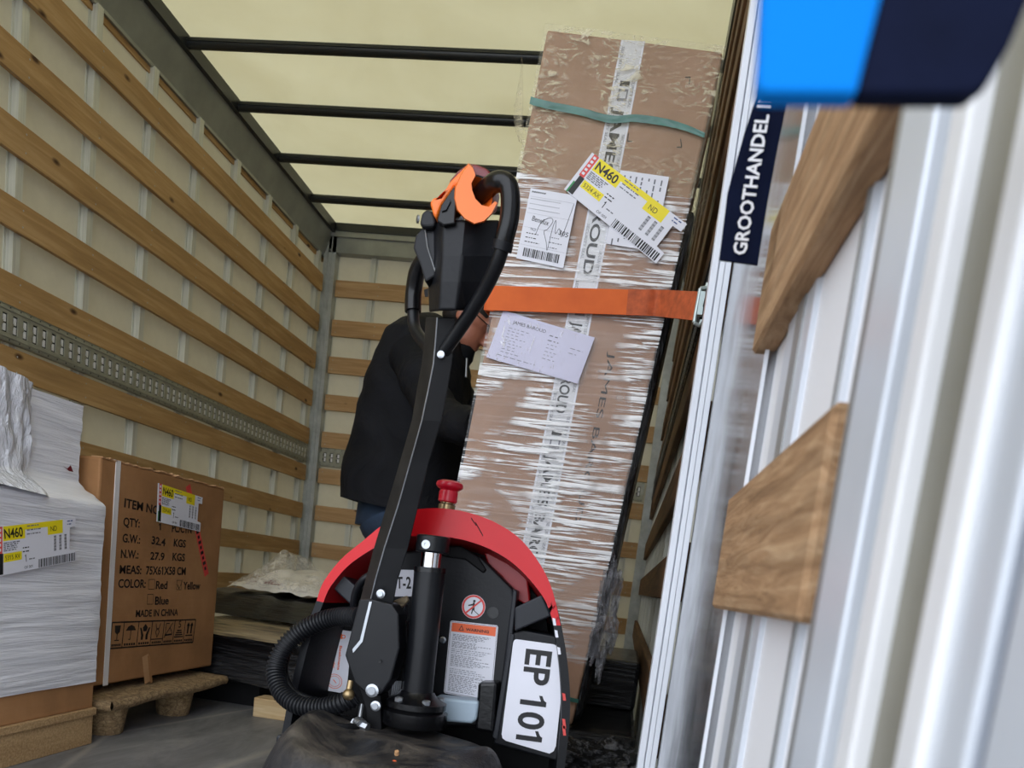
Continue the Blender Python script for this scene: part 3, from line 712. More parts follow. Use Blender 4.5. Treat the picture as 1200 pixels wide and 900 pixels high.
# bunched loose film low on the right side
def crump(c, rx, ry, rz, seed, amp):
    def fn(u, v):
        th = u*2*math.pi; ph = (v-.5)*math.pi
        d = Vector((math.cos(ph)*math.cos(th), math.cos(ph)*math.sin(th), math.sin(ph)))
        k = 1 + amp*noise.noise(d*2.3 + Vector((seed, 0, 0))) + amp*.6*noise.noise(d*7 + Vector((0, seed, 0)))+ amp*.3*noise.noise(d*18 + Vector((0, seed, 0)))
        return Vector(c) + Vector((d.x*rx, d.y*ry, d.z*rz))*k
    return fn
c = PY(713, 725, 2.05)
MB().grid(crump(c + Vector((-.012, .03, .0)), .032, .05, .12, 2, .55), 70, 70).build('bunched_film', M['film_loose'], tall)
# pallet below, wrapped in black
pb = empty('wrapped_pallet', (-.25, 2.5, ZF)); tag(pb, 'low pallet wrapped in black film under the tall parcel', 'pallet')
m = MB().box((-.53, 2.04, -.40), (.076, 3.1, -.366)); m.build('deck', M['black_wrap'], pb, bevel=.01)
m = MB().box((-.10, 2.49, -.365), (.076, 3.05, -.21)); m.build('black_bundle', M['black_wrap'], pb, bevel=.012)
for x in (-.53, -.28, -.014): MB().box((x, 2.06, ZF), (x+.09, 3.08, -.40)).build('runner', M['black_wrap'], pb, bevel=.006)
c = PZ(700, 880, -.47)
o = MB().grid(crump(PY(705, 893, 1.90) + Vector((-.0, 0, -.02)), .12, .06, .065, 8, .5), 90, 70).build('loose_film_heap', M['film_dark'])
tag(o, 'crumpled heap of clear film lying on the floor below the tall parcel', 'film')

# orange lashing strap
SZ = lambda px, py: None
st = empty('lashing_strap', (-.15, 2.0, .6)); tag(st, 'orange webbing strap pulled tight around the tall parcel, hooked into the right rail', 'strap')
A = PB.w(*bxy(577, 353), .0215); B = PB.w(*bxy(735, 358), .0215); Cc = PB.w(*bxy(772, 359), .0215)
H = Vector((XR-.010, 1.93, 0)); d = ray(819, 359); H = d*((XR-.014)/d.x)
def ribbon(path, w, th, up=None):
    P = catmull(path, 10); vs = []; fs = []
    for i, p in enumerate(P):
        t = (P[min(i+1, len(P)-1)] - P[max(i-1, 0)]).normalized(); upv = Vector((.045, 0, 1)); upv = (upv - t*upv.dot(t)).normalized(); nn = t.cross(upv)
        for a, b in ((-1, -1), (1, -1), (1, 1), (-1, 1)): vs.append(p + upv*(w/2*a) + nn*(th/2*b))
    for i in range(len(P)-1):
        for k in range(4): fs.append((i*4+k, i*4+(k+1) % 4, (i+1)*4+(k+1) % 4, (i+1)*4+k))
    fs.append((0, 1, 2, 3)); fs.append(tuple(len(P)*4-4+k for k in (3, 2, 1, 0)))
    return vs, fs
Lb = BO + bv*((A-BO).dot(bv)) - bu*.012
A0 = Lb + back*.02; A1 = Lb + back*(BD*.95)
Kc = BO + bv*((A-BO).dot(bv)) - bu*.015 + bn_*.018
vs, fs = ribbon([A1, A0 + back*.02, A0 + back*.001, Kc, Kc + bu*.02, A, A.lerp(B, .5), B], .058, .003); MB().add(vs, fs).build('webbing', M['orange_web'], st)
vs, fs = ribbon([B, B.lerp(Cc, .6), Cc, Cc.lerp(H, .5), H], .059, .005); o = MB().add(vs, fs).build('webbing_end', M['orange_worn'], st); o['label'] = 'worn stitched end of the webbing'
m = MB(); hv = Vector((.04, 0, 1)).normalized()
m.tube([H - hv*.036 + Vector((-.004, -.004, 0)), H + hv*.036 + Vector((-.004, -.004, 0))], .0045)
m.tube([H - hv*.036 + Vector((-.004, -.004, 0)), H - hv*.040 + Vector((.008, .0, 0)), H - hv*.028 + Vector((.012, 0, 0))], .0045)
m.tube([H + hv*.036 + Vector((-.004, -.004, 0)), H + hv*.040 + Vector((.008, .0, 0)), H + hv*.050 + Vector((.010, 0, 0))], .0045)
m.box(tuple(H + Vector((-.002, -.008, -.020))), tuple(H + Vector((.010, .006, .030))))
m.build('hook', M['hook'], st, bevel=.001)
# ================================================================== PRINTED CARTON ON THE FIBRE PALLET
CX = -1.335
cb = empty('printed_carton', (-1.65, 2.2, -.415)); tag(cb, 'brown printed carton with item and weight text, standing on the pressed fibre pallet', 'carton')
CY = PXX(117, 560, CX).y
MB().box((-1.99, CY, -.415), (CX, 2.49, .17)).build('carton', M['carton'], cb, bevel=.006)
PC = Pl((CX, 1.94, -.415), (0, 1, 0), (0, 0, 1))
m = MB()
for s_, p0, p1, h in (('ITEM NO.:', (145, 594), (190, 604), 10), ('QTY:', (144, 616), (163, 618), 10), ('1', (185.5, 621), (188, 621), 8), ('PC/CTN', (201, 623), (224, 625), 9),
                      ('G.W.:', (143, 635), (163.5, 637), 10), ('32.4', (177, 637), (193, 640), 9), ('KGS', (203, 640), (217, 641.5), 9),
                      ('N.W.:', (141, 653.5), (161.5, 654.5), 10), ('27.9', (175.5, 655.5), (192, 656.5), 9), ('KGS', (201.5, 656.5), (216, 657.5), 9),
                      ('MEAS:', (139.5, 672), (165, 672.5), 10), ('75X61X58 CM', (170.5, 673), (217, 673.5), 9.5),
                      ('COLOR:', (138, 688.5), (170, 688.5), 10), ('Red', (182, 690), (195.5, 690), 9.5), ('Yellow', (214, 690.5), (234, 690.5), 9),
                      ('Blue', (181, 708.5), (197, 708), 9.5), ('MADE IN CHINA', (158.5, 723), (208, 721), 8)):
    textpx(m, s_, PC, p0, p1, h, M['ink_carton'], bold=.0011)
def lpx(m, p0, p1, w, pl=PC, mat=M['ink_carton'], off=.0010):
    a = Vector(pl.px(*p0)); b = Vector(pl.px(*p1)); d = (b-a).normalized(); n = Vector((-d.y, d.x))*w/2
    m.poly([pl.w(*q, off) for q in (a+n, b+n, b-n, a-n)], mat)
def box4(m, a, b, c, d, w):
    for p, q in ((a, b), (b, c), (c, d), (d, a)): lpx(m, p, q, w)
box4(m, (174, 679), (181, 679), (180.5, 690.5), (173.5, 690.5), .0015); box4(m, (207, 680), (212.5, 680), (212, 691), (206.5, 691), .0015); box4(m, (172.5, 696.5), (179.5, 696.5), (179, 708), (172, 708), .0015)
lpx(m, (207.5, 685), (209.5, 690), .003); lpx(m, (209.5, 690), (214, 679), .002)
TLi, TRi, BRi, BLi = [Vector(PC.px(*c)) for c in ((131, 729.5), (229, 726), (225.5, 752.5), (128, 760))]
def ic(u, v): return TLi.lerp(TRi, u).lerp(BLi.lerp(BRi, u), v)
def icp(pts, mat=M['ink_carton'], off=.0012): m.poly([PC.w(*ic(*p), off) for p in pts], mat)
def icl(p, q, w=.0025):
    a, b = ic(*p), ic(*q); d = (b-a).normalized(); n = Vector((-d.y, d.x))*w/2; m.poly([PC.w(*k, .0012) for k in (a+n, b+n, b-n, a-n)], M['ink_carton'])
for p, q in (((0, 0), (1, 0)), ((0, 1), (1, 1)), ((1, 0), (1, 1)), ((0, 0), (0, 1))): icl(p, q, .004)
N7 = [0, .125, .285, .44, .585, .72, .86, 1]
for u in N7[1:-1]: icl((u, 0), (u, 1), .003)
for i in range(7):
    a, b = N7[i], N7[i+1]; w = b-a; X = lambda t: a + w*t
    r = random.Random(i)
    for k in range(5): icp([(X(.12+k*.16), .84), (X(.12+k*.16+.11), .84), (X(.12+k*.16+.11), .93), (X(.12+k*.16), .93)])
    if i == 0: icp([(X(.25), .12), (X(.75), .12), (X(.7), .38), (X(.55), .46), (X(.45), .46), (X(.3), .38)]); icl((X(.5), .45), (X(.5), .7)); icl((X(.3), .70), (X(.7), .70))
    if i == 1: icp([(X(.15), .34), (X(.3), .18), (X(.5), .12), (X(.7), .18), (X(.85), .34)]); icl((X(.5), .3), (X(.5), .70)); icl((X(.5), .70), (X(.38), .68))
    if i == 2:
        icp([(X(.5), .1), (X(.68), .25), (X(.62), .4), (X(.38), .4), (X(.32), .25)])
        icp([(X(.12), .25), (X(.22), .25), (X(.42), .55), (X(.40), .74), (X(.25), .74), (X(.25), .55)]); icp([(X(.88), .25), (X(.78), .25), (X(.58), .55), (X(.60), .74), (X(.75), .74), (X(.75), .55)])
    if i == 3: icl((X(.3), .1), (X(.42), .35)); icl((X(.7), .1), (X(.58), .35)); icl((X(.35), .45), (X(.5), .3)); icl((X(.65), .45), (X(.5), .3)); icl((X(.35), .45), (X(.5), .68)); icl((X(.65), .45), (X(.5), .68)); icl((X(0), .75), (X(1), .75))
    if i == 4: icl((X(.2), .12), (X(.2), .6)); icl((X(.2), .12), (X(.5), .12)); icl((X(.8), .1), (X(.1), .72)); icp([(X(.15), .58), (X(.85), .55), (X(.85), .62), (X(.15), .65)]); icl((X(.6), .3), (X(.85), .55))
    if i == 5:
        for k in range(4): icp([(X(.3-k*.07), .42+k*.09), (X(.7+k*.07), .42+k*.09), (X(.72+k*.07), .47+k*.09), (X(.28-k*.07), .47+k*.09)])
        p, q = ic(X(.38), .32), ic(X(.62), .32); text(m, '5', PC, (p.x, p.y), (q.x, q.y), .022, M['ink_carton'])
    if i == 6:
        for c_ in (.33, .67): icp([(X(c_-.07), .25), (X(c_+.07), .25), (X(c_+.07), .60), (X(c_-.07), .60)]); icp([(X(c_-.16), .27), (X(c_), .1), (X(c_+.16), .27)])
        icl((X(.15), .68), (X(.85), .68), .004)
m.build('carton_print', None, cb)
m = MB()
for x0 in (.085,):
    sy = PXX(134.5, 560, CX).y; m.obox((CX, sy, -.417), (.002, 0, 0), (0, .019, 0), (0, 0, .590)); m.obox((-1.995, sy, .171), (.662, 0, 0), (0, .019, 0), (0, 0, .002))
m.build('strapping', M['strap_white'], cb)
m = MB(); a, b = Vector(PC.px(234, 622)), Vector(PC.px(241, 668)); a2, b2 = Vector(PC.px(227, 577)), Vector(PC.px(238, 640))
def strip(m, p0, p1, w, mat, off):
    p0, p1 = Vector(PC.px(*p0)), Vector(PC.px(*p1)); d = (p1-p0).normalized(); n = Vector((-d.y, d.x))*w/2; m.poly([PC.w(*k, off) for k in (p0+n, p1+n, p1-n, p0-n)], mat)
strip(m, (220, 569), (242, 674), .026, M['red_print'], .0008)
for k in range(8):
    t = .50 + k*.058; c_ = (220+22*t, 569+105*t); strip(m, c_, (c_[0]+.5, c_[1]+3.6), .010 if k % 2 else .016, M['ink'], .0012)
m.build('red_tape', None, cb)
ship_label('shipping_label', Pl((CX+.0015, 1.94, -.415), (0, 1, 0), (0, 0, 1)), [(185, 566), (237, 583), (234, 623), (183, 611)], cb, '5324 AX', seed=8)
m = MB(); strip(m, (170, 768), (173, 800), .03, M['carton_pale'], .0006); strip(m, (174, 768), (177, 800), .012, M['carton'], .0009); m.build('tape_patch', None, cb)
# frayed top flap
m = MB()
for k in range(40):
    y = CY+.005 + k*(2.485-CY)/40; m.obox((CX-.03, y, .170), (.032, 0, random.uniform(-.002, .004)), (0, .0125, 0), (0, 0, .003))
m.build('top_flap', M['carton_pale'], cb)
# pressed fibre pallet
fp = empty('fibre_pallet', (-1.66, 2.2, ZF)); tag(fp, 'pressed wood fibre pallet on tapered cup feet under the printed carton', 'pallet')
m = MB()
def fdeck(u, v):
    x = -2.04 + .775*u; y = 1.865 + .60*v
    return Vector((x, y, -.436 + .004*noise.noise(Vector((x*9, y*9, 0))) - .006*abs(math.sin(y*9))*(1 if u > .9 else .2)))
N_ = 24
top = [[fdeck(i/N_, j/N_) for i in range(N_+1)] for j in range(N_+1)]
def deckt(u, v): return fdeck(u, v)
def deckb(u, v): return fdeck(u, v) - Vector((0, 0, .026))
m.grid(deckt, N_, N_, None, True).grid(deckb, N_, N_, None, True)
for e in range(4):
    m.grid(lambda u, v, e=e: (fdeck(u, 0), fdeck(1, u), fdeck(u, 1), fdeck(0, u))[e] + Vector(((0, -.006, 0), (.006, 0, 0), (0, .006, 0), (-.006, 0, 0))[e])*math.sin(math.pi*v) - Vector((0, 0, .026*v)), N_, 4)
m.build('deck', M['fibre'], fp)
for x in (-1.345, -1.66, -1.97):
    for y in (1.955, 2.29):
        MB().lathe((x, y, ZF), (0, 0, 1), [(.044, 0), (.048, .004), (.054, .05), (.064, .10), (.072, .100)], n=26).build('cup_foot', M['fibre'], fp)
# ================================================================== WHITE WRAPPED LOAD
o = MB().box((-2.0, .95, ZF), (-1.29, 1.83, -.47)).box((-2.0, .95, -.474), (-1.284, 1.834, -.455)).build('particle_board_base', M['particle'], bevel=.002)
tag(o, 'thick particle board base under the white wrapped load', 'board')
wl_ = empty('wrapped_load', (-1.65, 1.4, -.455)); tag(wl_, 'load wrapped in opaque white stretch film with a yellow and white label', 'wrapped load')
MB().box((-1.99, .96, -.455), (-1.292, 1.828, -.37)).build('carton_layer', M['carton'], wl_, bevel=.003)
def xr(z):
    t = min(1, max(0, (z-.045)/.06)); t = t*t*(3-2*t); return -1.287 - .075*t
rings = []; NV = 150; PN = 150
def peri(t, z):
    x1 = xr(z); x0 = -1.99; y0 = .96; y1 = 1.828 + .010*min(1, max(0, (z-.06)/.2)); L = [x1-x0, y1-y0, x1-x0, y1-y0]; s_ = t*sum(L)
    if s_ < L[1]: return Vector((x1, y0+s_, z)), Vector((1, 0, 0))
    s_ -= L[1]
    if s_ < L[0]: return Vector((x1-s_, y1, z)), Vector((0, 1, 0))
    s_ -= L[0]
    if s_ < L[1]: return Vector((x0, y1-s_, z)), Vector((-1, 0, 0))
    s_ -= L[1]; return Vector((x0+s_, y0, z)), Vector((0, -1, 0))
def wrapf(u, v):
    z = -.388 + (.283+.388)*v; p, n = peri(u % 1.0, z)
    w = noise.noise(Vector((p.y*2.2, z*34 + p.y*2.5, p.x*2.2)))*.0035 + noise.noise(Vector((p.y*3, z*80 - p.y*4, p.x*3)))*.0018 + noise.noise(Vector((p.y*6, z*6, 3)))*.004
    return p + n*w
m = MB().grid(wrapf, 170, 190)
m.grid(lambda u, v: Vector((-1.99+(xr(.3)+1.99)*u, .96+.878*v, .283 + .006*noise.noise(Vector((u*6, v*8, 0))))), 20, 20)
m.build('film_wrap', M['white_wrap'], wl_)
def bunch(u, v):
    y = 1.15 + .53*u - .05*v*u; z = .325 - .245*v - .03*u
    ed = math.sin(math.pi*min(1, max(0, u)))**.4
    w = .030*ed + .012*noise.noise(Vector((y*40, z*5, 1))) + .006*noise.noise(Vector((y*90, z*22, 4)))
    return Vector((xr(z) + max(.002, w) - .006, y + .015*math.sin(z*14), z))
o = MB().grid(bunch, 70, 50).build('bunched_film', M['white_shiny'], wl_); o['label'] = 'shiny bunched film at the corner'
PW = Pl((-1.287, .96, -.388), (0, 1, 0), (0, 0, 1)); PWl = Pl((-1.279, .96, -.388), (0, 1, 0), (0, 0, 1))
ship_label('shipping_label', PWl, [(-6, 618), (88, 607), (88.5, 657), (-6, 676)], wl_, '5315 AV', seed=4)
m = MB(); PT = Pl((-1.352, .96, 0), (0, 1, 0), (0, 0, 1))
m.poly([PT.w(*PT.px(*q), .002) for q in ((73, 546), (78, 549), (82, 545), (85, 553), (80, 552))], M['dark_red']); m.build('film_tear', None, wl_)
# ================================================================== BLACK WRAPPED STACK, BAGS, WOOD BLOCK
bs = empty('wrapped_stack', (-1.2, 2.9, ZF)); tag(bs, 'low stack in ribbed black stretch film with a pale flat top, behind the printed carton', 'wrapped stack')
def bface(u, v):
    x = -1.62 + .58*u; zt = -.312; zb = -.425 - .05*u
    z = zt + (zb-zt)*v; y = 2.52 + .03*math.sin(v*3) - .03*u
    return Vector((x, y + .006*noise.noise(Vector((x*4, z*50+x*5, 0))), z + .004*noise.noise(Vector((x*7, 0, 2)))))
m = MB().grid(bface, 60, 40); m.box((-1.62, 2.56, -.47), (-1.04, 2.86, -.314)).box((-1.62, 2.86, -.47), (-1.17, 3.35, -.314)); m.build('black_wrap', M['black_wrap'], bs)
MB().grid(lambda u, v: Vector((-1.62+(.58-.13*min(1, v*4))*u, 2.515-.03*u+.75*v, -.309 + .012*v + .004*noise.noise(Vector((u*8, v*20, 0))))), 40, 30).build('pale_top', M['pale_top'], bs)
MB().box((-1.60, 2.58, ZF), (-1.20, 3.3, -.47)).build('base', M['black_matt'], bs)
o = MB().grid(lambda u, v: Vector((-1.75+.56*u, 3.0+.75*v, -.285 + .085*math.sin(math.pi*min(1, v*2.2 if v < .227 else .5 + (v-.227)*.2)) + .022*noise.noise(Vector((u*6, v*3, 5)))*(.2+math.sin(math.pi*v)))), 60, 30).build('black_sack', M['black_wrap'])
tag(o, 'rumpled black film bale lying on the pale top of the black stack', 'bale')
bg = empty('bagged_goods', (-1.2, 3.4, -.22)); tag(bg, 'heap of white bags under clear film on top of the black wrapped stack', 'bags')
def heap(u, v, h=0, s=1.0, seed=0):
    x = -1.66 + .46*u; y = 3.17 + .5*v; e = math.sin(math.pi*u)**.6*math.sin(math.pi*v)**.5
    return Vector((x, y, -.178 + h + (.085*s)*e + .035*e*noise.noise(Vector((x*9, y*9, seed))) + .012*noise.noise(Vector((x*26, y*26, seed)))))
MB().grid(lambda u, v: heap(u, v), 70, 40).build('bags', M['bag_white'], bg)
MB().grid(lambda u, v: heap(u, v, .010 + .085*max(0, 1-abs(u-.33)*3.6)*math.sin(math.pi*v), 1.0, 3), 60, 36).build('clear_film', M['film_bags'], bg)
m = MB().obox(heap(.42, .10)+Vector((-.10, -.03, -.012)), (.16, 0, .0), (0, .05, .012), (0, 0, .004)); m.build('red_print', M['dark_red'], bg)
m = MB().box((-1.145, 2.425, ZF), (-1.03, 2.50, -.487)); tag(m.build('wood_block', M['ply'], bevel=.002), 'short laminated wood block on the floor at the corner of the black stack', 'block')
# ================================================================== PERSON
HY = 3.1
def Q(px, py, dy=0): return PY(px, py, HY+dy)
pe = empty('person', (Q(470, 600).x, HY, ZF)); tag(pe, 'stooping person in black jacket and blue jeans with glasses, looking down at the tall parcel', 'person')
upv = Vector((math.sin(.55), 0, math.cos(.55))); fw = Vector((math.cos(.55), 0, -math.sin(.55))); sd = Vector((0, -1, 0))
hc = Q(549, 374)
def ell(mb, c, ax, n=20):
    c = Vector(c)
    mb.grid(lambda u, v: c + ax[0]*math.cos(2*math.pi*u)*math.sin(math.pi*v) + ax[1]*math.sin(2*math.pi*u)*math.sin(math.pi*v) + ax[2]*math.cos(math.pi*v), n, n//2)
b = MB()
ell(b, hc + upv*.03, (fw*.098, sd*.076, upv*.092)); ell(b, hc + fw*.03 - upv*.045, (fw*.066, sd*.058, upv*.075))
ell(b, hc + fw*.075 - upv*.095, (fw*.022, sd*.024, upv*.020)); ell(b, hc + fw*.082 - upv*.068, (fw*.016, sd*.026, upv*.013))
b.tube([hc + fw*.092 + upv*.015, hc + fw*.110 - upv*.012, hc + fw*.118 - upv*.030, hc + fw*.100 - upv*.040], [.010, .013, .018, .012], n=10)
for s_ in (1, -1):
    ell(b, hc + sd*.077*s_ - upv*.005 - fw*.008, (fw*.018, sd*.010, upv*.032), 12); ell(b, hc + sd*.03*s_ + fw*.086 + upv*.024, (fw*.012, sd*.022, upv*.008), 10)
nb = Q(520, 402)
b.tube([hc - upv*.06 - fw*.01, nb, nb - Vector((.05, 0, .08))], [.052, .060, .075], n=14)
tb = [Q(500, 420), Q(480, 500), Q(468, 585), Q(462, 620)]
b.tube(catmull(tb, 4), .13, n=16)
HR, HL = Q(566, 502, -.54), Q(600, 490, -.10)
arms = ((Q(482, 415, -.20), Q(516, 486, -.36), HR), (Q(500, 410, .19), Q(545, 478, .16), HL))
for a in arms:
    b.tube(catmull(a, 6), [.048 - .022*i/12 for i in range(13)], n=12)
    d = (a[2]-a[1]).normalized(); dn = Vector((0, 0, -1)); ac = d.cross(dn).normalized()
    ell(b, a[2] + d*.045, (d*.05, ac*.040, dn*.018), 14)
    for k in range(4):
        p0 = a[2] + d*.075 + ac*(-.028+.019*k); L = (.065, .075, .070, .055)[k]
        b.tube([p0, p0 + d*L*.5 + dn*.006, p0 + d*L*.85 + dn*.024, p0 + d*L + dn*.042], [.0095, .009, .0085, .007], n=8)
    p0 = a[2] + d*.03 - ac*.03; b.tube([p0, p0 + d*.03 - ac*.022 + dn*.01, p0 + d*.055 - ac*.030 + dn*.02], [.012, .010, .008], n=8)
hips = Q(462, 620)
legs = []
for s_, kn, an in ((-1, Q(494, 712, -.10), Q(462, 812, -.12)), (1, Q(506, 712, .10), Q(490, 812, .12))):
    hp = hips + Vector((0, s_*.095, 0)); an = Vector((an.x, an.y, ZF+.08)); legs.append((hp, kn, an))
    b.tube(catmull((hp, kn, an), 6), [.085 - .047*i/12 for i in range(13)], n=12)
    b.tube([an + Vector((-.04, 0, -.03)), an + Vector((.06, 0, -.045)), an + Vector((.16, 0, -.055))], [.04, .04, .025], n=10)
bo = b.build('body', M['skin'], pe)
rm = bo.modifiers.new('remesh', 'REMESH'); rm.mode = 'VOXEL'; rm.voxel_size = .0055; rm.use_smooth_shade = True
sm = bo.modifiers.new('smooth', 'SMOOTH'); sm.iterations = 1
# jacket: lofted torso, hem, sleeves and collar
rows = [(372, 500, 520, .06), (378, 489, 530, .11), (388, 472, 538, .17), (402, 458, 545, .215), (424, 445, 549, .235), (445, 437, 550, .235), (472, 429, 548, .23), (515, 413, 545, .22), (548, 407, 541, .22), (572, 402, 538, .225), (592, 401.5, 538, .23)]
def jk(u, v):
    t = v*(len(rows)-1); i = min(int(t), len(rows)-2); k = t-i; a, c = rows[i], rows[i+1]
    y = a[0]+(c[0]-a[0])*k; l = a[1]+(c[1]-a[1])*k; r = a[2]+(c[2]-a[2])*k; w = a[3]+(c[3]-a[3])*k
    dz = 18*((u2 := (math.cos(2*math.pi*u)+1)/2))*v**2
    p = Q((l+r)/2, y + dz); rx = (r-l)/2*HY/F_PX
    cx, sy = math.cos(2*math.pi*u), math.sin(2*math.pi*u); e = .8
    p = p + Vector((math.copysign(abs(cx)**e, cx)*rx, math.copysign(abs(sy)**e, sy)*w, 0))
    f = .010*noise.noise(Vector((p.x*7+p.z*3, p.y*4, p.z*7))) + .006*noise.noise(Vector((p.x*3, p.y*9, p.z*16)))
    return p + Vector((cx*f, sy*f, 0))
m = MB().grid(jk, 56, 60)
m.poly([jk(i/56, 0) for i in range(56)])
for a in arms:
    pth = catmull((a[0] + Vector((.0, 0, .0)), a[1], a[2] - (a[2]-a[1]).normalized()*.02), 10)
    n_ = len(pth); m.tube(pth, [.085 - .030*i/n_ + .004*math.sin(i*1.7) for i in range(n_)], n=16)
m.tube([nb + Vector((-.045, 0, -.05)), nb + Vector((-.012, 0, .01)), nb + Vector((.018, 0, .030))], [.10, .082, .070], n=18)
m.tube([Q(530, 425), Q(543, 412), Q(549, 405)], [.06, .05, .035], n=16)
m.build('jacket', M['jacket'], pe)
m = MB().tube([Q(547, 420, -.10), Q(546, 442, -.11)], .004); m.build('zip_pull', M['bolt'], pe)
m = MB(); m.tube([hips + Vector((0, 0, .10)), hips], [.150, .155], n=20)
for hp, kn, an in legs: m.tube(catmull((hp + Vector((0, 0, .04)), kn, an + Vector((0, 0, .0))), 8), [.118 - .05*i/16 + .004*math.sin(i*2.1) for i in range(17)], n=16)
m.build('jeans', M['denim'], pe)
for hp, kn, an in legs:
    m = MB().grid(lambda u, v, an=an: Vector((an.x-.07 + .26*v, an.y, ZF)) + Vector((0, math.cos(math.pi*u)*.05*(math.sin(math.pi*min(.97, v*.9+.06))**.5), math.sin(math.pi*u)*(.10-.055*v)*(math.sin(math.pi*min(.98, v*.85+.12))**.4))), 14, 16)
    m.build('shoe', M['black_matt'], pe)
m = MB()
def hr(u, v):
    th = 2*math.pi*u; ph = math.pi*v*.50
    d = fw*(math.cos(th)*math.sin(ph)*.104) + sd*(math.sin(th)*math.sin(ph)*.082) + upv*(math.cos(ph)*.098)
    tilt = -fw*.012
    return hc + upv*.034 + tilt + d*(1+.03*noise.noise(d*60))
m.grid(hr, 30, 14); ell(m, hc - fw*.045 + upv*.0, (fw*.058, sd*.078, upv*.075)); m.build('hair', M['hair'], pe)
m = MB()
for s_ in (1, -1):
    cc = hc + fw*.104 + sd*.032*s_ + upv*.018
    m.tube([cc + sd*math.cos(t*math.pi/6)*.025 + upv*math.sin(t*math.pi/6)*.017 for t in range(13)], .0022, n=6, cap=False)
    m.tube([cc + sd*.025*s_, hc + sd*.080*s_ + upv*.022], .002, n=6)
m.tube([hc + fw*.108 + upv*.02 + sd*.008, hc + fw*.108 + upv*.02 - sd*.008], .002, n=6); m.build('glasses', M['black_gloss'], pe)
# ================================================================== RED PALLET TRUCK
JT = empty('pallet_truck', (-.34, 1.42, ZF)); tag(JT, 'red and black electric pallet truck with tall tiller arm and ribbed cable hose', 'pallet truck')
def J(px, py, y): return PY(px, py, y)
YH = 1.42
OUT = [(371, 704), (379, 682), (399, 656), (425, 634), (450, 614), (475, 600), (498, 596), (522, 596), (550, 601), (580, 612), (610, 632), (634, 663), (648, 694), (657, 733)]
INN = [(379, 706), (387, 688), (407, 664), (432, 646), (455, 634), (476, 629), (499, 628), (521, 629), (548, 634), (575, 644), (601, 660), (624, 683), (640, 706), (649, 733)]
oc = catmull([J(x, y, YH) for x, y in OUT], 6); ic_ = catmull([J(x, y, YH) for x, y in INN], 6); cc = J(512, 720, YH); n_ = len(oc)
def hood_section(t):   # t depth 0..1
    y = YH + .20*t; s = 1 - .10*t - .10*t*t
    return [Vector((cc.x + (p.x-cc.x)*s, y, cc.z + (p.z-cc.z)*(s - .05*t))) for p in oc]
m = MB(); T = 10
secs = [hood_section(j/T) for j in range(T+1)]
m.grid(lambda u, v: secs[min(T, int(round(v*T)))][min(n_-1, int(round(u*(n_-1))))], n_-1, T, M['red_paint'])
m.grid(lambda u, v: [oc, ic_][int(round(v))][int(round(u*(n_-1)))], n_-1, 1, M['red_paint'])
def inn_section(t):
    y = YH + .19*t; s = 1 - .10*t - .10*t*t
    return [Vector((cc.x + (p.x-cc.x)*s, y, cc.z + (p.z-cc.z)*(s-.05*t))) for p in ic_]
isec = [inn_section(j/T) for j in range(T+1)]
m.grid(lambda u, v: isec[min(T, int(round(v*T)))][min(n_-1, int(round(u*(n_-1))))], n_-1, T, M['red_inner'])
for a in (0, n_-1): m.poly([secs[0][a], secs[T][a], isec[T][a], isec[0][a]], M['red_paint'])
m.grid(lambda u, v: [secs[T], isec[T]][int(round(v))][int(round(u*(n_-1)))], n_-1, 1, M['red_paint'])
hood = m.build('hood', None, JT)
# scuffs on the red rim
m = MB()
for k, (x0, y0, x1, y1) in enumerate(((552, 607, 558, 616), (557, 612, 566, 628))):
    a, c = J(x0, y0, YH-.001), J(x1, y1, YH-.001); d = (c-a).normalized(); nn = Vector((-d.z, 0, d.x))*.0007; m.poly([a+nn, c+nn, c-nn, a-nn])
m.build('scuff_marks', M['black_matt'], hood)
# side skirts
def skirt(outer, inner, name):
    o = catmull([J(x, y, YH) for x, y in outer], 6); i = catmull([J(x, y, YH) for x, y in inner], 6); N = len(o)
    def S(L, t): return [Vector((cc.x+(p.x-cc.x)*(1-.16*t), YH+.20*t, p.z)) for p in L]
    o1, i1 = S(o, 1), S(i, 1); mm = MB()
    for A_, B_ in ((o, o1), (i, i1), (o, i), (o1, i1)): mm.grid(lambda u, v: [A_, B_][int(round(v))][int(round(u*(N-1)))], N-1, 1)
    return mm.build(name, M['black_plastic'], JT)
s1 = skirt([(648, 694), (658, 733), (666, 785), (668, 835), (663, 890), (655, 960), (650, 1040)], [(640, 706), (649, 735), (656, 785), (658, 835), (653, 890), (645, 960), (640, 1040)], 'side_skirt')
skirt([(371, 704), (356, 745), (342, 800), (332, 850), (322, 910), (318, 1040)], [(379, 706), (364, 747), (350, 802), (340, 852), (330, 912), (326, 1040)], 'side_skirt')
m = MB(); 
for k, (y, c_) in enumerate(((724, 'paper'), (738, 'paper'), (758, 'paper'), (812, 'red_print'), (842, 'red_print'), (850, 'red_print'))):
    x = {700: 643.5, 724: 648.5, 738: 651, 758: 654, 812: 660, 842: 660, 850: 660}[y]
    a = J(x-1.2, y, YH-.0012); c = J(x+2.2, y+1, YH-.0012); d = J(x+3.4, y+(12 if k > 3 else 9), YH-.0012); e = J(x, y+(12 if k > 3 else 9), YH-.0012); m.poly([a, c, d, e], M[c_])
m.build('side_lettering', None, s1)
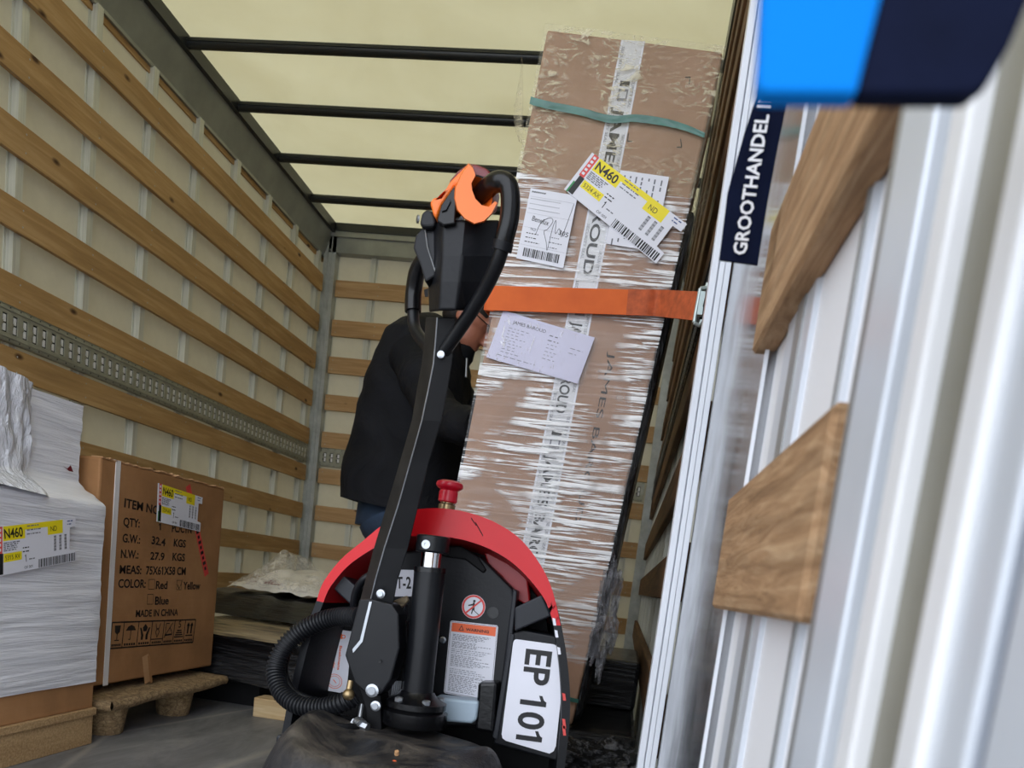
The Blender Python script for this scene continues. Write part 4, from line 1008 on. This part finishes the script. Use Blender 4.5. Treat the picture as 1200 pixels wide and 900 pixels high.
# rear chassis panel
m = MB(); pts = [(372, 702), (386, 680), (405, 662), (432, 648), (456, 640), (480, 634), (521, 634), (548, 642), (572, 650), (602, 664), (628, 698), (640, 725), (648, 800), (645, 960), (330, 960), (345, 850), (357, 760)]
m.prism([J(x, y, 1.53) for x, y in pts], (0, .05, 0)); m.build('chassis_panel', M['black_matt'], JT)
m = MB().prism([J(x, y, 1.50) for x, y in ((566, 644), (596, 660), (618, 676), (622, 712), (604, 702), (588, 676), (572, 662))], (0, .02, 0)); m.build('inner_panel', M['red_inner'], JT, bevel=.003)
# motor cover
m = MB(); pts = [(446, 668), (474, 646), (530, 640), (563, 652), (601, 690), (604, 700), (584, 852), (430, 852)]
m.prism([J(x, y, 1.475) for x, y in pts], (0, .055, 0)); mc = m.build('motor_cover', M['black_plastic'], JT, bevel=.006, seg=3)
PM = Pl((0, 1.4735, 0), (1, 0, 0), (0, 0, 1))
m = MB().prism([J(x, y, 1.468) for x, y in ((601, 690), (606, 693), (590, 850), (583, 852))], (0, .06, 0)); m.build('cover_edge', M['grey_bracket'], mc, bevel=.002)
m = MB().lathe(J(578, 718, 1.4745), (0, -1, 0), [(.011, 0), (.011, .0015), (.0095, .0015), (.0095, .0002)], n=22); m.build('cover_hole', M['black_gloss'], mc)
m = MB(); m.prism([J(x, y, 1.470) for x, y in ((496, 640), (540, 640), (560, 652), (570, 668), (566, 672), (545, 656), (520, 652), (500, 650))], (0, .01, 0)); m.build('torn_seal', M['black_matt'], mc, bevel=.003)
m = MB().lathe(J(519, 750, 1.4745), (0, -1, 0), [(.0065, 0), (.0065, .002), (.004, .004)], n=16); m.build('bolt', M['bolt'], mc)
# stickers
def sticker(name, C, pl, fill, parent, r=.004):
    mb = MB(); tl, tr, br, bl = [Vector(pl.px(*c)) for c in C]; F_ = lambda u, v: tuple(tl.lerp(tr, u).lerp(bl.lerp(br, u), v))
    W_, H_ = (tr-tl).length, (bl-tl).length; pts = [F_(x/W_, y/H_) for x, y in rrect(0, 0, W_, H_, r)][::-1]
    slab(mb, pl, pts, fill, .0002, .0006); return mb, F_
mb, F_ = sticker('warning_label', [(528, 727), (584, 733), (576, 822), (520, 812)], PM, M['paper'], mc)
q = lambda u0, v0, u1, v1, mt, off=.0012: mb.poly([PM.w(*F_(*c), off) for c in ((u0, v1), (u1, v1), (u1, v0), (u0, v0))], mt)
q(.04, .025, .96, .145, M['orange_print']); text(mb, 'WARNING', PM, F_(.34, .115), F_(.82, .115), .0055, M['ink'], .0016, bold=.0002)
mb.poly([PM.w(*F_(*c), .0016) for c in ((.19, .12), (.30, .12), (.245, .045))], M['ink']); mb.poly([PM.w(*F_(*c), .0018) for c in ((.21, .112), (.28, .112), (.245, .062))], M['orange_print'])
for a, b_ in (((.02, .015), (.02, .985)), ((.98, .015), (.98, .985)), ((.02, .015), (.98, .015)), ((.02, .985), (.98, .985))):
    q(min(a[0], b_[0])-.004, min(a[1], b_[1])-.003, max(a[0], b_[0])+.004, max(a[1], b_[1])+.003, M['ink_grey'])
for blk, (v0, v1, nn) in enumerate(((.18, .25, 5), (.28, .35, 5), (.38, .43, 3), (.46, .60, 8), (.65, .70, 3), (.73, .95, 13))):
    microtext(mb, PM, F_, nn, .08, .92, v0, v1, M['ink_grey'], .0014, blk, .0038, .08)
mb.build('warning_label', None, mc)
mb = MB(); c0 = PM.px(555, 711); R_ = .0225
def disc(r, mt, off, n=40): mb.poly([PM.w(c0[0]+r*math.cos(2*math.pi*k/n), c0[1]+r*math.sin(2*math.pi*k/n), off) for k in range(n)], mt)
disc(R_, M['paper'], .0006); disc(R_*.97, M['red_print'], .0009); disc(R_*.80, M['paper'], .0012)
def pc(x, y): return PM.w(c0[0]+x*R_, c0[1]+y*R_, .0015)
mb.poly([pc(-.08, .35), pc(.08, .35), pc(.12, -.3), pc(-.1, -.3)], M['ink']); mb.poly([pc(*(.12*math.cos(k)+.02, .12*math.sin(k)+.47)) for k in (0, 1.05, 2.1, 3.15, 4.2, 5.25)], M['ink'])
mb.poly([pc(-.45, .1), pc(-.05, .25), pc(-.05, .1), pc(-.45, 0)], M['ink']); mb.poly([pc(-.1, -.3), pc(0, -.3), pc(-.05, -.62), pc(-.14, -.62)], M['ink']); mb.poly([pc(.02, -.3), pc(.12, -.3), pc(.55, -.6), pc(.5, -.65)], M['ink'])
mb.poly([PM.w(c0[0]+x*R_, c0[1]+y*R_, .0019) for x, y in ((-.62, -.52), (-.52, -.62), (.62, .52), (.52, .62))], M['red_print'])
mb.build('prohibition_sign', None, mc)
mb, F_ = sticker('capacity_label', [(448, 667), (485, 668), (484, 699), (445, 699)], PM, M['paper'], mc, .001)
textpx(mb, 'ST-2', PM, (459.5, 689.5), (482, 689.5), 14, M['ink'], .0014, bold=.0004); mb.build('model_plate', None, mc)
# right housing with the fleet number
m = MB(); m.prism([J(x, y, 1.44) for x, y in ((601, 742), (612, 738), (655, 746), (664, 800), (655, 893), (578, 872))], (0, .07, 0)); hb = m.build('battery_housing', M['black_plastic'], JT, bevel=.004, seg=3)
m = MB().prism([J(x, y, 1.437) for x, y in ((598, 742), (603, 744), (583, 868), (577, 864))], (0, .03, 0)); m.build('housing_edge', M['grey_bracket'], hb, bevel=.002)
PE = Pl((0, 1.4385, 0), (1, 0, 0), (0, 0, 1)); mb = MB()
pp = [Vector(PE.px(*c)) for c in ((605, 749), (649, 755), (652.5, 757), (654.5, 762), (659, 803), (651.5, 874), (649, 880), (644, 883), (593, 868), (589, 865), (588, 860), (601.5, 753), (603, 750))]
slab(mb, PE, [tuple(p) for p in pp], M['paper'], .0004, .0012); textpx(mb, 'EP 101', PE, (617.5, 760), (605.5, 866), 31, M['ink'], .0022, bold=.0007)
mb.build('number_plate', None, hb)
# brackets
MB().prism([J(x, y, 1.425) for x, y in ((603, 712), (635, 697), (646, 722), (603, 740))], (0, .10, 0)).build('bracket', M['grey_bracket'], JT, bevel=.003)
MB().prism([J(x, y, 1.44) for x, y in ((382, 682), (395, 668), (419, 689), (413, 711))], (0, .09, 0)).build('bracket', M['grey_bracket'], JT, bevel=.003)
MB().tube(catmull([J(*p) for p in ((414, 712, 1.42), (417, 694, 1.41), (425, 680, 1.40), (434, 674, 1.40))], 6), .007).build('bracket_loop', M['black_plastic'], JT)
# advert sticker on the chassis
PCH = Pl((0, 1.528, 0), (1, 0, 0), (0, 0, 1)); mb, F_ = sticker('s', [(384, 736), (413, 740), (406, 813), (376, 808)], PCH, M['paper'], JT, .0005)
q = lambda u0, v0, u1, v1, mt, off=.0012: mb.poly([PCH.w(*F_(*c), off) for c in ((u0, v1), (u1, v1), (u1, v0), (u0, v0))], mt)
q(0, .0, .10, 1, M['orange_print']); q(.10, 0, .11, 1, M['paper'])
def vt(s, u, v0, v1, h): text(mb, s, PCH, F_(u, v0), F_(u, v1), h, M['orange_print'], .0016, bold=.0002)
vt('Beekmans', .56, .25, .64, .0055); vt('Heftrucks', .36, .25, .62, .0055)
for k in range(24):
    for rr, u_ in ((.30, .42), (.22, .42)):
        a0, a1 = 2*math.pi*k/24, 2*math.pi*(k+.9)/24; c_ = (.50, .83)
        mb.poly([PCH.w(*F_(c_[0]+r_*math.cos(t), c_[1]+r_*.40*math.sin(t)), .0014) for r_, t in ((rr, a0), (rr, a1), (rr*.92, a1), (rr*.92, a0))], M['orange_print'])
mb.poly([PCH.w(*F_(*c), .0014) for c in ((.44, .81), (.56, .86), (.58, .85), (.46, .80))], M['orange_print'])
mb.poly([PCH.w(*F_(*c), .0014) for c in ((.36, .05), (.62, .06), (.66, .13), (.60, .15), (.52, .11), (.36, .12))], M['orange_print'])
for c_ in ((.42, .17), (.68, .10)):
    mb.poly([PCH.w(*F_(c_[0]+.08*math.cos(t*math.pi/6), c_[1]+.032*math.sin(t*math.pi/6)), .0013) for t in range(12)], M['orange_print']); mb.poly([PCH.w(*F_(c_[0]+.05*math.cos(t*math.pi/6), c_[1]+.02*math.sin(t*math.pi/6)), .0016) for t in range(12)], M['paper'])
microtext(mb, PCH, lambda u, v: F_(v, u), 2, .08, .7, .20, .27, M['ink_grey'], .0014, 2, .006)
mb.build('dealer_sticker', None, JT)
# blue fluid tank and dark gear behind the mast
o = MB().prism([J(x, y, 1.42) for x, y in ((508, 817), (561, 822), (558, 844), (552, 848), (510, 845))], (0, .05, 0)).build('fluid_tank', M['blue_tank'], JT, bevel=.005, seg=3)
MB().prism([J(x, y, 1.43) for x, y in ((560, 800), (583, 800), (578, 860), (556, 856))], (0, .05, 0)).build('cable_cover', M['black_gloss'], JT, bevel=.006)
# mast
def cylpx(mb, a, b, rp, y, mat=None, r2p=None):
    mb.cyl(J(a[0], a[1], y), J(b[0], b[1], y), rp*y/F_PX, mat, 30, None if r2p is None else r2p*y/F_PX)
m = MB(); cylpx(m, (504, 668), (488, 822), 18.5, 1.36); ms = m.build('mast', M['black_paint'], JT)
m = MB(); cylpx(m, (506.5, 646), (504, 669), 12.2, 1.36); m.build('piston_rod', M['chrome'], ms)
m = MB(); cylpx(m, (508.5, 628), (506.5, 648), 20, 1.36); m.build('collar', M['black_paint'], ms, bevel=.003)
m = MB().lathe(J(499.5, 638, 1.36-.029), (0, -1, 0), [(.0075, -.004), (.0075, .003), (.003, .003), (.003, .001)], n=18); m.build('bolt', M['bolt'], ms)
m = MB(); cylpx(m, (504.2, 665), (503.8, 671), 19.2, 1.36); m.build('gland', M['black_gloss'], ms)
fz = J(487, 830, 1.36); m = MB().lathe((fz.x, 1.36, fz.z-.03), (0, 0, 1), [(.056, 0), (.058, .004), (.058, .026), (.052, .029), (.050, .031), (.054, .033), (.054, .043), (.046, .047), (.034, .055), (.029, .062)], n=44)
fl = m.build('base_flange', M['black_gloss'], JT)
for a_ in (-.5, .65, 2.0, 3.3): MB().lathe((fz.x+.044*math.sin(a_), 1.36-.044*math.cos(a_), fz.z+.014), (0, 0, 1), [(.0075, 0), (.0075, .007), (.005, .009)], n=6, smooth=False).build('bolt', M['bolt'], fl)
# emergency stop
eb = J(523, 598, 1.455); m = MB().lathe(eb + Vector((0, 0, -.006)), (.03, 0, 1), [(.018, 0), (.018, .004), (.0155, .006), (.0155, .016), (.012, .018), (.012, .022)], n=26); es = m.build('switch_stub', M['brass'], JT)
m = MB().lathe(eb + Vector((.0005, 0, .014)), (.03, 0, 1), [(.0150, 0), (.0175, .002), (.0175, .018), (.016, .022), (.0215, .025), (.0245, .028), (.025, .032), (.0235, .036), (.015, .0395), (.006, .0405)], n=34); m.build('emergency_button', M['red_button'], es)
# tiller arm: box section with a bend
ST = [  # py, left, ridge, right, depth of the ridge
    (372, 499, 512, 534, 1.275), (400, 497, 510, 532, 1.28), (427, 494, 507.5, 529.5, 1.285), (460, 488, 501, 524, 1.29), (493, 482.5, 494, 517.5, 1.295),
    (540, 469, 481, 503, 1.305), (590, 454, 467, 491, 1.315), (643, 438, 450, 478, 1.325), (680, 428, 439.5, 466, 1.33), (712, 420, 432, 460, 1.335)]
m = MB(); V = []
for py, l, e, r, y in ST:
    V += [J(l, py, y+.030), J(e, py, y), J(r, py, y+.010), J(r, py, y+.046) , J(l+2, py, y+.056)]
fs = []
for i in range(len(ST)-1):
    for k in range(5):
        fs.append((i*5+k, i*5+(k+1) % 5, (i+1)*5+(k+1) % 5, (i+1)*5+k))
m.add(V, fs, M['black_paint']); m.add(V[:5], [(0, 1, 2, 3, 4)], M['black_paint']); m.add(V[-5:], [(4, 3, 2, 1, 0)], M['black_paint'])
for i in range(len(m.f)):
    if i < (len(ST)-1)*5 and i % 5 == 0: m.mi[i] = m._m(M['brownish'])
ti = m.build('tiller_arm', None, JT, bevel=.0012)
m = MB(); m.tube([J(e+.3, py, y-.0006) for py, l, e, r, y in ST], .0011, n=6); m.build('worn_highlight_edge', M['bolt'], ti)  # thin bright tube imitates the highlight along the arm's ridge
# lower joint plates
m = MB(); pts = [(421, 702), (435, 702), (459, 708), (467, 720), (468, 760), (458, 797), (447, 813), (434, 818), (415, 800), (404, 768)]
m.prism([J(x, y, 1.315) for x, y in pts], (0, .05, 0)); jb = m.build('joint_bracket', M['black_paint'], JT, bevel=.003)
m = MB(); m.prism([J(x, y, 1.314) for x, y in ((433, 705), (436, 705), (425, 752), (414, 765), (413, 761), (422, 750))], (0, -.0008, 0)); m.build('worn_highlight_edge', M['bolt'], jb)
MB().prism([J(x, y, 1.33) for x, y in ((418, 800), (446, 815), (447, 862), (430, 862), (428, 830))], (0, .05, 0)).build('pivot_tab', M['black_matt'], JT, bevel=.002)
for (x, y, r) in ((437, 809, 8.2), (441, 827, 6.3), (447, 696, 5.4), (445, 775, 2.2)):
    rr = r*1.31/F_PX; pr = [(rr, -.004), (rr, .005), (rr*.62, .006), (rr*.62, .009), (rr*.3, .009)] if r > 3 else [(rr, -.004), (rr, .0005)]
    MB().lathe(J(x, y, 1.312), (0, -1, 0), pr, n=18).build('bolt', M['bolt'] if r > 3 else M['black_gloss'], jb)
m = MB(); m.tube([J(411, 798, 1.32), J(409, 808, 1.315)], .0055); ell(m, J(408.5, 814, 1.312), (Vector((.0105, 0, 0)), Vector((0, .0105, 0)), Vector((0, 0, .0105))), 18); m.build('ball_joint', M['brass'], JT)
m = MB(); m.tube([J(414, 846, 1.31), J(431, 853, 1.30)], .008, n=6); m.tube([J(419, 846, 1.31), J(424, 850, 1.30)], .0105, n=12); m.tube([J(424, 826, 1.33), J(421, 846, 1.31)], .004); m.build('linkage_bolt', M['bolt'], JT)
# wiring and loose bits between joint and mast
m = MB()
for k in range(6):
    x0 = 458+k*3; m.tube(catmull([J(x0, 738-k*2, 1.40), J(x0+6-k*2, 748, 1.385), J(x0-3+k, 758, 1.40)], 5), .0016, n=6)
m.build('wires', M['paper'], JT)
m = MB().tube([J(452, 761, 1.38), J(469, 761, 1.38)], .0055, n=10).box(tuple(J(452, 768, 1.39)), tuple(J(470, 754, 1.40))); m.build('cross_bolt', M['bolt'], JT)
MB().prism([J(x, y, 1.40) for x, y in ((458, 705), (476, 698), (478, 704), (466, 716), (457, 714))], (0, .012, 0)).build('tape_remnant', M['pale_top'], JT, bevel=.002)
MB().prism([J(x, y, 1.41) for x, y in ((457, 713), (475, 708), (474, 728), (457, 727))], (0, .02, 0)).build('plastic_box', M['grey_bracket'], JT, bevel=.002)
MB().prism([J(x, y, 1.40) for x, y in ((455, 728), (478, 727), (476, 775), (470, 800), (455, 795))], (0, .03, 0)).build('valve_block', M['black_matt'], JT, bevel=.003)
m = MB()
for k in range(5): m.tube([J(461+k*2.2, 798, 1.36), J(458+k*2.2, 822, 1.36)], .0014, n=6)
m.build('valve_fins', M['bolt'], JT)
# hose
def hose(path, r, amp, name, mat, step=.0072):
    P = catmull([J(*p) for p in path], 60); L = [0]
    for i in range(1, len(P)): L.append(L[-1] + (P[i]-P[i-1]).length)
    pts = []; rad = []; s = 0; i = 0; k = 0
    while s < L[-1]:
        while L[i+1] < s: i += 1
        t = (s-L[i])/max(1e-9, L[i+1]-L[i]); pts.append(P[i].lerp(P[i+1], t)); rad.append(r + (amp if k % 4 in (1, 2) else -amp*.8)); k += 1; s += step/4
    MB().tube(pts, rad, None, 20).build(name, mat, JT)
hose([(422, 723, 1.36), (397, 723, 1.39), (374, 729, 1.40), (350, 742, 1.40), (331, 762, 1.39), (323, 787, 1.38), (330, 811, 1.36), (349, 826, 1.34), (376, 829, 1.33), (400, 824, 1.325), (417, 815, 1.33)], .0160, .0019, 'cable_hose', M['rubber_hose'])
MB().tube(catmull([J(*p) for p in ((345, 750, 1.43), (335, 770, 1.42), (333, 790, 1.41), (342, 808, 1.40), (358, 818, 1.39), (380, 824, 1.39))], 8), .0075).build('inner_cable', M['black_plastic'], JT)
# dusty drive cover
C0 = Vector((-.343, 1.255, 0))
def dome(u, v):
    th = 2*math.pi*u; r = v; c_, s_ = math.cos(th), math.sin(th); e = .72
    rx = .205; ry = .19
    x = C0.x + math.copysign(abs(c_)**e, c_)*rx*min(r, 1); y = C0.y + math.copysign(abs(s_)**e, s_)*ry*min(r, 1)
    z = -.285 - .012*r - (.0 if r < .72 else .085*((r-.72)/.28)**2.2)
    if c_ > 0: z -= .03*max(0, c_*r)**2
    z += .028*math.exp(-(((x+.50)/.05)**2+((y-1.27)/.09)**2)) + .020*math.exp(-(((x+.185)/.05)**2+((y-1.30)/.06)**2)) + .010*noise.noise(Vector((x*9, y*9, 4)))
    z += -.012*math.exp(-((x+.345)**2+(y-1.20)**2)/.004) + .004*noise.noise(Vector((x*14, y*14, 0)))
    return Vector((x, y, z))
m = MB().grid(dome, 72, 34)
m.grid(lambda u, v: dome(u, 1.0) - Vector((0, 0, .15*v)), 72, 6)
dc = m.build('drive_cover', M['dusty'], JT)
hp = J(402, 852, 1.335); m = MB().lathe((hp.x, hp.y-.02, -.31), (0, 0, 1), [(.040, 0), (.046, .024), (.044, .031), (.037, .031), (.034, .012), (.001, .010)], n=30); m.build('cover_opening', M['black_matt'], dc)
for x, y in ((465, 882), (462, 894), (470, 898)): MB().lathe(J(x, y, 1.17), (0, -.5, 1), [(.004, -.004), (.0035, .003)], n=8).build('chip', M['orange_print'] if y == 894 else M['carton_pale'], dc)
MB().prism([J(x, y, 1.30) for x, y in ((323, 862), (350, 858), (352, 960), (322, 960))], (0, .18, 0)).build('frame_corner', M['grey_bracket'], JT, bevel=.004)
MB().box((-.52, 1.12, -.50), (-.16, 1.56, -.42)).build('chassis_base', M['black_matt'], JT, bevel=.01)
MB().cyl((-.385, 1.27, ZF+.105), (-.30, 1.27, ZF+.105), .105, None, 36).build('drive_wheel', M['rubber'], JT, bevel=.01)
for x in (-.55, -.13):
    MB().cyl((x, 1.42, ZF+.045), (x+.03, 1.42, ZF+.045), .045, None, 26).build('stabiliser_wheel', M['rubber'], JT, bevel=.004)
    MB().prism([(x, 1.38, -.42), (x+.03, 1.38, -.42), (x+.03, 1.46, -.42), (x, 1.46, -.42)], (0, 0, -.04)).build('wheel_bracket', M['black_matt'], JT)
# ---- tiller head
HS = [(258, (500, 1.285), (519, 1.235), (545, 1.232), (586, 1.262)), (300, (501, 1.285), (518, 1.235), (541, 1.232), (582, 1.265)), (330, (502, 1.288), (516, 1.238), (538, 1.236), (566, 1.268)), (364, (503, 1.29), (514, 1.245), (534, 1.243), (546, 1.27))]
V = []
for py, *pp in HS: V += [J(x, py + (3 if k == 0 else 0), y) for k, (x, y) in enumerate(pp)] + [J(pp[3][0]-2, py, 1.33), J(pp[0][0]+2, py, 1.33)]
fs = [(i*6+k, i*6+(k+1) % 6, (i+1)*6+(k+1) % 6, (i+1)*6+k) for i in range(3) for k in range(6)]
m = MB(); m.add(V, fs); m.add(V[:6], [tuple(range(6))]); m.add(V[-6:], [tuple(range(6))]); hd = m.build('tiller_head', M['black_plastic'], JT, bevel=.004, seg=3)
o = MB().prism([J(x, y, 1.262) for x, y in ((484, 290), (487, 275), (496, 265), (510, 260), (512, 322), (498, 331), (493, 312))], (0, .045, 0)).build('side_cheek', M['black_plastic'], hd, bevel=.003, seg=2)
m = MB().tube([J(498, 267, 1.259), J(501, 290, 1.259), J(511, 321, 1.259)], .0010, n=6); m.build('cheek_edge', M['bolt'], o)
MB().prism([J(x, y, 1.225) for x, y in ((512, 259), (517, 240), (533, 216), (535, 235), (533, 262), (520, 264))], (0, .06, 0)).build('display_panel', M['black_gloss'], hd, bevel=.002)
MB().prism([J(x, y, 1.223) for x, y in ((517, 248), (520, 240), (527, 232), (528, 236), (523, 246))], (0, -.001, 0)).build('display_icon', M['grey_bracket'], hd)
MB().prism([J(x, y, 1.236) for x, y in ((503, 236), (508, 231), (517, 229), (527, 212), (548, 191), (554, 196), (556, 206), (551, 218), (533, 217), (517, 240), (511, 256), (507, 250))], (0, .075, 0)).build('orange_shell', M['orange'], hd, bevel=.005, seg=3)
bowl = [(533, 219), (532, 232), (535, 246), (544, 257), (556, 263.5), (568, 260), (577, 251), (584, 238), (581, 236), (574, 243), (565, 241), (557, 233), (553, 222), (552, 214), (557, 204), (554, 195), (549, 191), (541, 202)]
def bw(y, s): c_ = (557, 232); return [J(c_[0]+(x-c_[0])*s, c_[1]+(z-c_[1])*s, y) for x, z in bowl]
rs = [bw(1.262, 1.0), bw(1.225, 1.0), bw(1.214, .985), bw(1.209, .95)]
m = MB(); nb_ = len(bowl)
m.add([p for r_ in rs for p in r_], [(i*nb_+k, i*nb_+(k+1) % nb_, (i+1)*nb_+(k+1) % nb_, (i+1)*nb_+k) for i in range(3) for k in range(nb_)] + [tuple(range(3*nb_, 4*nb_))], None, True)
m.build('orange_scoop', M['orange'], hd)
m = MB(); m.grid(lambda u, v: J(557+(20-14*v)*math.cos(2*math.pi*u)+3*v, 231+(24-16*v)*math.sin(2*math.pi*u), 1.222+.03*v), 40, 6); m.build('orange_socket', M['orange'], hd)
MB().prism([J(x, y, 1.255) for x, y in ((524, 213), (536, 199), (548, 190), (558, 191), (570, 196), (579, 205), (574, 228), (540, 232))], (0, .065, 0)).build('top_cap', M['dark_red'], hd, bevel=.006, seg=3)
MB().prism([J(x, y, 1.250) for x, y in ((557, 203), (570, 207), (574, 222), (556, 226))], (0, .02, 0)).build('cap_recess', M['black_matt'], hd, bevel=.003)
rp = catmull([J(*p) for p in ((562, 231, 1.25), (571, 221, 1.225), (583, 213, 1.205), (594, 216, 1.20), (598, 230, 1.20), (597, 255, 1.205), (591, 280, 1.21), (583, 308, 1.22), (567, 341, 1.245), (545, 376, 1.27), (520, 412, 1.292))], 8)
n_ = len(rp); m = MB().tube(rp[:51], [.0142]*51, n=22); m.build('grip', M['black_gloss'], hd)
m = MB().tube(rp[50:], .0108, n=20); m.build('handle_bar', M['black_paint'], hd)
m = MB().tube(rp[49:53], [.0150]*4, n=22); m.build('grip_end', M['black_plastic'], hd)
lp = catmull([J(*p) for p in ((500, 298, 1.34), (490, 315, 1.36), (485, 340, 1.375), (484, 365, 1.375), (486, 384, 1.37), (495, 399, 1.35), (510, 416, 1.32))], 8)
m = MB().tube(lp[:25], [.0100+.004*min(1, i/10) for i in range(25)], n=20); m.build('grip', M['black_gloss'], hd)
m = MB().tube(lp[24:], .0100, n=18); m.build('handle_bar', M['black_paint'], hd)
m = MB(); m.prism([J(x, y, 1.25) for x, y in ((491, 262), (494, 249), (500, 244), (508, 247), (511, 258), (509, 266), (496, 267))], (0, .035, 0)); kb = m.build('key_switch', M['black_plastic'], hd, bevel=.005, seg=3)
MB().lathe(J(491, 257, 1.256), (-1, -.5, 0), [(.006, 0), (.006, .003), (.003, .004)], n=14).build('key_rim', M['bolt'], kb)
MB().lathe(J(517, 416, 1.282), (0, -1, 0), [(.006, -.004), (.006, .003), (.003, .004)], n=14).build('pivot_bolt', M['bolt'], ti)
MB().prism([J(x, y, 1.222) for x, y in ((497, 340), (502, 338), (502, 348), (498, 348))], (0, -.001, 0)).build('head_slot', M['black_matt'], hd)
# ================================================================== STRAPS HANGING BESIDE THE CAMERA
YL = .72
def lany(u, v):
    L = [(843, 304), (853, 224), (873, 154), (889, 105), (897, 40), (902, -50)]; Rr = [(888, 310), (899, 240), (912, 170), (924, 112), (934, 40), (945, -50)]
    t = v*5; i = min(4, int(t)); f = t-i
    a = (L[i][0]+(L[i+1][0]-L[i][0])*f, L[i][1]+(L[i+1][1]-L[i][1])*f); b = (Rr[i][0]+(Rr[i+1][0]-Rr[i][0])*f, Rr[i][1]+(Rr[i+1][1]-Rr[i][1])*f)
    return J(a[0]+(b[0]-a[0])*u, a[1]+(b[1]-a[1])*u, YL + .003*math.sin(v*7))
m = MB().grid(lany, 6, 40); m.grid(lambda u, v: lany(u, v) + Vector((0, .003, 0)), 6, 40); m.grid(lambda u, v: lany(0, v) + Vector((0, .003*u, 0)), 1, 40); m.grid(lambda u, v: lany(1, v) + Vector((0, .003*u, 0)), 1, 40)
m.grid(lambda u, v: lany(u, 0) + Vector((0, .003*v, 0)), 6, 1)
PLN = Pl((0, YL-.001, 0), (1, 0, 0), (0, 0, 1))
o = m.build('printed_strap', M['navy']); tag(o, 'navy webbing strap with white capital letters hanging in front of the reflecting plate', 'strap')
m = MB(); textpx(m, 'GROOTHANDEL IN S', PLN, (873, 301), (908, 92), 16, M['white_text'], .0035, bold=.0006); m.build('woven_lettering', None, o)
YS = .185
m = MB(); m.prism([J(x, y, YS) for x, y in ((888, 98), (893, 108), (1004, 109), (1050, -70), (896, -70))], (0, .006, 0), M['cyan'])
o = m.build('strap_end', None, bevel=.001); so = empty('blue_strap', worldloc(o)); o.parent = so; o.location = (0, 0, 0); o.name = 'blue_section'
tag(so, 'out of focus folded strap, bright blue and navy, close to the camera at top right', 'strap')
m = MB(); m.prism([J(x, y, YS+.0005) for x, y in ((1004, 109), (1140, 109), (1162, 92), (1186, 50), (1235, -70), (1050, -70))], (0, .006, 0)); m.build('navy_section', M['navy'], so, bevel=.001)
